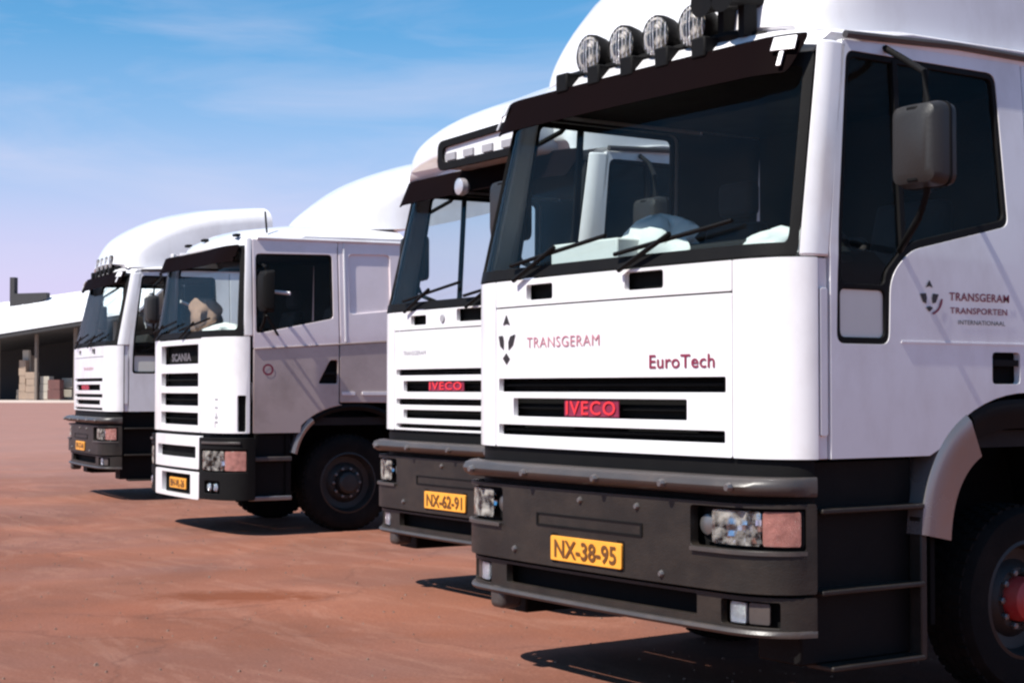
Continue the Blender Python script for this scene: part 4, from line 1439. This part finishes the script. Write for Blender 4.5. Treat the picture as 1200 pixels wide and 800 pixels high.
cloth('cloth_bundle', (0.62, 0.42, 2.092), 0.3, 0.17, 0.11, 0.13, 'cloth', 'crumpled white cloth on the dashboard of the nearest truck, behind its windscreen corner', 'cloth', 3)
cloth('brown_bag', local_to_world(T3, math.radians(-4.4), (-0.35, 0.42, 2.05)), 0.2, 0.20, 0.14, 0.40, 'brown', 'brown bundle on the dashboard of the silver-doored truck', 'bag', 5, tall=True)
cloth('paper_bundle', local_to_world(T3, math.radians(-4.4), (0.35, 0.40, 2.05)), 0.2, 0.28, 0.12, 0.12, 'cloth', 'white bundle lying on the dashboard of the silver-doored truck', 'cloth', 8)
cloth('hanging_shirt', local_to_world(T4, math.radians(-8.3), (1.05, 0.62, 2.30)), 0.2, 0.05, 0.10, 0.45, 'cloth', 'white shirt hanging behind the door window of the farthest truck', 'shirt', 11, tall=True)

ct = G().box(-0.30, 0.28, -0.09, 0.09, 0, 0.155).obj('standin_block', 'cloth', None, bevel=0.01)  # added block and mound imitate bright shapes seen in the windscreen
ct.location = (-0.79, 0.44, 2.101)
tag(ct, 'low white block added for the bright shape behind the windscreen of the nearest truck', 'standin_block')
cloth('added_mound', (-0.50, 0.60, 2.11), 0.1, 0.29, 0.11, 0.27, 'cloth', 'white mound added behind the block for the bright shape in the nearest windscreen', 'standin_mound', 17)

# ------------------------------------------------------------------ ground
g = G()
S_ = 3000.0
g.add([(-S_, -S_, 0), (S_, -S_, 0), (S_, S_, 0), (-S_, S_, 0)], [(0, 1, 2, 3)])
g.obj('ground', 'ground', None, flat=True, kind='structure')

# ------------------------------------------------------------------ shed on the left, far behind the yard
_rt = Vector((0.566, 0.824, 0)).normalized()
_fw = Vector((-0.824, 0.566, 0)).normalized()


def at(px_, dist):
    """ground point under photo column px_ at a given depth"""
    p = CAM + _fw * dist + _rt * ((px_ - 600) / 1920.0 * dist)
    return Vector((p.x, p.y, 0))


A = at(-90, 196)
B = at(135, 190)
axis = (B - A)
L_ = axis.length
ang = math.atan2(axis.y, axis.x)
shed = tag(empty('shed', A, ang), 'open-fronted shed with a long pale roof behind the yard, left of the trucks', 'shed')
DP = 14.0


def eave(x):
    return 6.3 + 3.4 * x / L_


def ridge(x):
    return 11.0 + 2.9 * x / L_


g = G()
g.hexa([(-4, -2.0, eave(-4)), (L_ + 4, -2.0, eave(L_ + 4)), (L_ + 4, DP * 0.5, ridge(L_ + 4)), (-4, DP * 0.5, ridge(-4))],
       [(-4, -2.0, eave(-4) + .35), (L_ + 4, -2.0, eave(L_ + 4) + .35), (L_ + 4, DP * 0.5, ridge(L_ + 4) + .3), (-4, DP * 0.5, ridge(-4) + .3)])
g.hexa([(-4, DP * 0.5 + .01, ridge(-4)), (L_ + 4, DP * 0.5 + .01, ridge(L_ + 4)), (L_ + 4, DP + 2, eave(L_ + 4)), (-4, DP + 2, eave(-4))],
       [(-4, DP * 0.5 + .01, ridge(-4) + .3), (L_ + 4, DP * 0.5 + .01, ridge(L_ + 4) + .3), (L_ + 4, DP + 2, eave(L_ + 4) + .3), (-4, DP + 2, eave(-4) + .3)])
rf = g.obj('roof', 'shedroof', shed)
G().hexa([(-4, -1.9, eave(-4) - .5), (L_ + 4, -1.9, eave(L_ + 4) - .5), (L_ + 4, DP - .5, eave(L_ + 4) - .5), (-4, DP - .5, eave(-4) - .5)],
         [(-4, -1.9, eave(-4) - .05), (L_ + 4, -1.9, eave(L_ + 4) - .05), (L_ + 4, DP - .5, eave(L_ + 4) - .05), (-4, DP - .5, eave(-4) - .05)]).obj('eave_shade_slab', 'sheddark', shed)  # dark slab added to give the black shade beneath the eave
g = G()
k = -3.5
while k < L_ + 3.5:
    g.add([(k, -2.02, eave(k) + 0.37), (k + 0.12, -2.02, eave(k) + 0.37), (k + 0.12, DP * 0.5, ridge(k) + 0.33), (k, DP * 0.5, ridge(k) + 0.33)], [(0, 1, 2, 3)])
    k += 1.5
rb_ = g.obj('roof_seam', 'shedroof', rf, flat=True)
rb_['kind'] = 'stuff'
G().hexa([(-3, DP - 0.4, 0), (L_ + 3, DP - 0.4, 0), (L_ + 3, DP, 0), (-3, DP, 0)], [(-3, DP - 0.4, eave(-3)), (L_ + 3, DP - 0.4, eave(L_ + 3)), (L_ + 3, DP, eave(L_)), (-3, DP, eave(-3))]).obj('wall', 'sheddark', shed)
for i in range(6):
    x = L_ * i / 5
    G().box(x - 0.15, x + 0.15, -0.3, 0.1, 0, eave(x)).obj('post', 'shedwall', shed)
px_x = lambda p: L_ * (p + 90) / 225.0        # along-eave position under a photo column
G().box(px_x(23), px_x(30), 1.0, 1.5, 0, 6.0).obj('partition', 'shedcol', shed)
G().box(px_x(2), px_x(12), 6.0, 6.4, 0, 5.5).obj('partition', 'shedwall', shed)
G().box(px_x(78), px_x(88), 6.0, 6.4, 0, 5.0).obj('partition', 'shedwall', shed)
G().box(px_x(-16.5), px_x(-11), DP * 0.5 - 1.6, DP * 0.5 - 0.8, 10.0, 15.0).obj('chimney', 'sheddark', rf)
x0_, x1_ = px_x(-11), px_x(28)
yv = DP * 0.5 - 1.2
G().hexa([(x0_, yv - .4, ridge(x0_) - 0.9), (x1_, yv - .4, ridge(x1_) - 0.2), (x1_, yv + .4, ridge(x1_)), (x0_, yv + .4, ridge(x0_) - .2)],
         [(x0_, yv - .4, ridge(x0_) + 1.0), (x1_, yv - .4, ridge(x1_) + 0.55), (x1_, yv + .4, ridge(x1_) + 0.55), (x0_, yv + .4, ridge(x0_) + 1.0)]).obj('roof_vent', 'sheddark', rf)
ap = G().box(-60, L_ + 60, -22, DP + 4, 0.004, 0.10).obj('pavement', 'apron', None, kind='structure')
ap.location = A
ap.rotation_euler = (0, 0, ang)


def shed_pt(x, y):
    p = Matrix.Rotation(ang, 4, 'Z') @ Vector((x, y, 0)) + A
    return (p.x, p.y, 0.10)


def load(p_, y, w, d, h, m, label):
    c = shed_pt(px_x(p_), y)
    root_ = tag(empty('pallet_load', c, ang), label, 'pallet load', 'pallet loads in the far shed')
    n = max(1, int(h / 0.8))
    for k in range(n):
        e_ = 0.05 * ((k * 7) % 3)
        G().box(-w / 2 + e_, w / 2 - e_ * 0.5, -d / 2, d / 2, 0.14 + k * h / n, 0.10 + (k + 1) * h / n).obj('box', m, root_)
    for k in (-0.36, 0, 0.36):
        G().box(-w / 2, w / 2, k * d - 0.06, k * d + 0.06, 0.0, 0.135).obj('pallet_board', 'shedcol', root_)


load(27, 0.6, 0.9, 0.9, 4.6, 'tarp', 'tall narrow cream pallet load nearest the left post in the far shed')
load(38, 0.3, 1.2, 1.0, 3.2, 'tarp', 'cream pallet load of middle height in the far shed')
load(52, 0.9, 1.3, 1.1, 2.7, 'shedcol', 'grey-brown pallet load between the cream and maroon ones in the far shed')
load(66, 0.2, 1.6, 1.0, 2.3, 'tarpred', 'low maroon pallet load in the far shed')
crate_me = None
for i, (p_, z_, lab) in enumerate(((70, 0, 'dark wooden crate at the foot of the pair by the maroon load'), (70.5, 1.35, 'dark wooden crate stacked on another by the maroon load'), (17, 0, 'dark wooden crate alone near the left post of the far shed'))):
    c_ = shed_pt(px_x(p_), 2.6)
    root_ = tag(empty('crate', (c_[0], c_[1], c_[2] + z_), ang), lab, 'crate', 'crates in the far shed')
    G().box(-0.62, 0.62, -0.62, 0.62, 0.06, 1.26).obj('body', 'shedwall', root_)
    for k in range(5):
        G().box(-0.66, 0.66, -0.68, -0.625, 0.10 + k * 0.24, 0.28 + k * 0.24).obj('slat', 'shedcol', root_)

# ------------------------------------------------------------------ loose grit on the yard
rnd = random.Random(99)
g = G()
for i in range(1300):
    a = rnd.uniform(0, 1)
    d = 4.5 + 20 * a ** 1.5
    px_ = rnd.uniform(-60, 1100)
    p = CAM + _fw * d + _rt * ((px_ - 600) / 1920.0 * d)
    r_ = rnd.uniform(0.003, 0.011) * (1.5 if rnd.random() < 0.06 else 1)
    t = rnd.uniform(0, 6.28)
    v = []
    for k in range(4):
        v.append((p.x + r_ * rnd.uniform(0.7, 1.3) * math.cos(t + k * 1.57), p.y + r_ * rnd.uniform(0.7, 1.3) * math.sin(t + k * 1.57), 0.0))
    for k in range(4):
        v.append((p.x + r_ * 0.6 * math.cos(t + k * 1.57), p.y + r_ * 0.6 * math.sin(t + k * 1.57), r_ * rnd.uniform(0.6, 1.1)))
    g.add(v, [(4, 5, 6, 7), (0, 1, 5, 4), (1, 2, 6, 5), (2, 3, 7, 6), (3, 0, 4, 7)])
g.obj('gravel', 'grit', None, flat=True, kind='stuff')
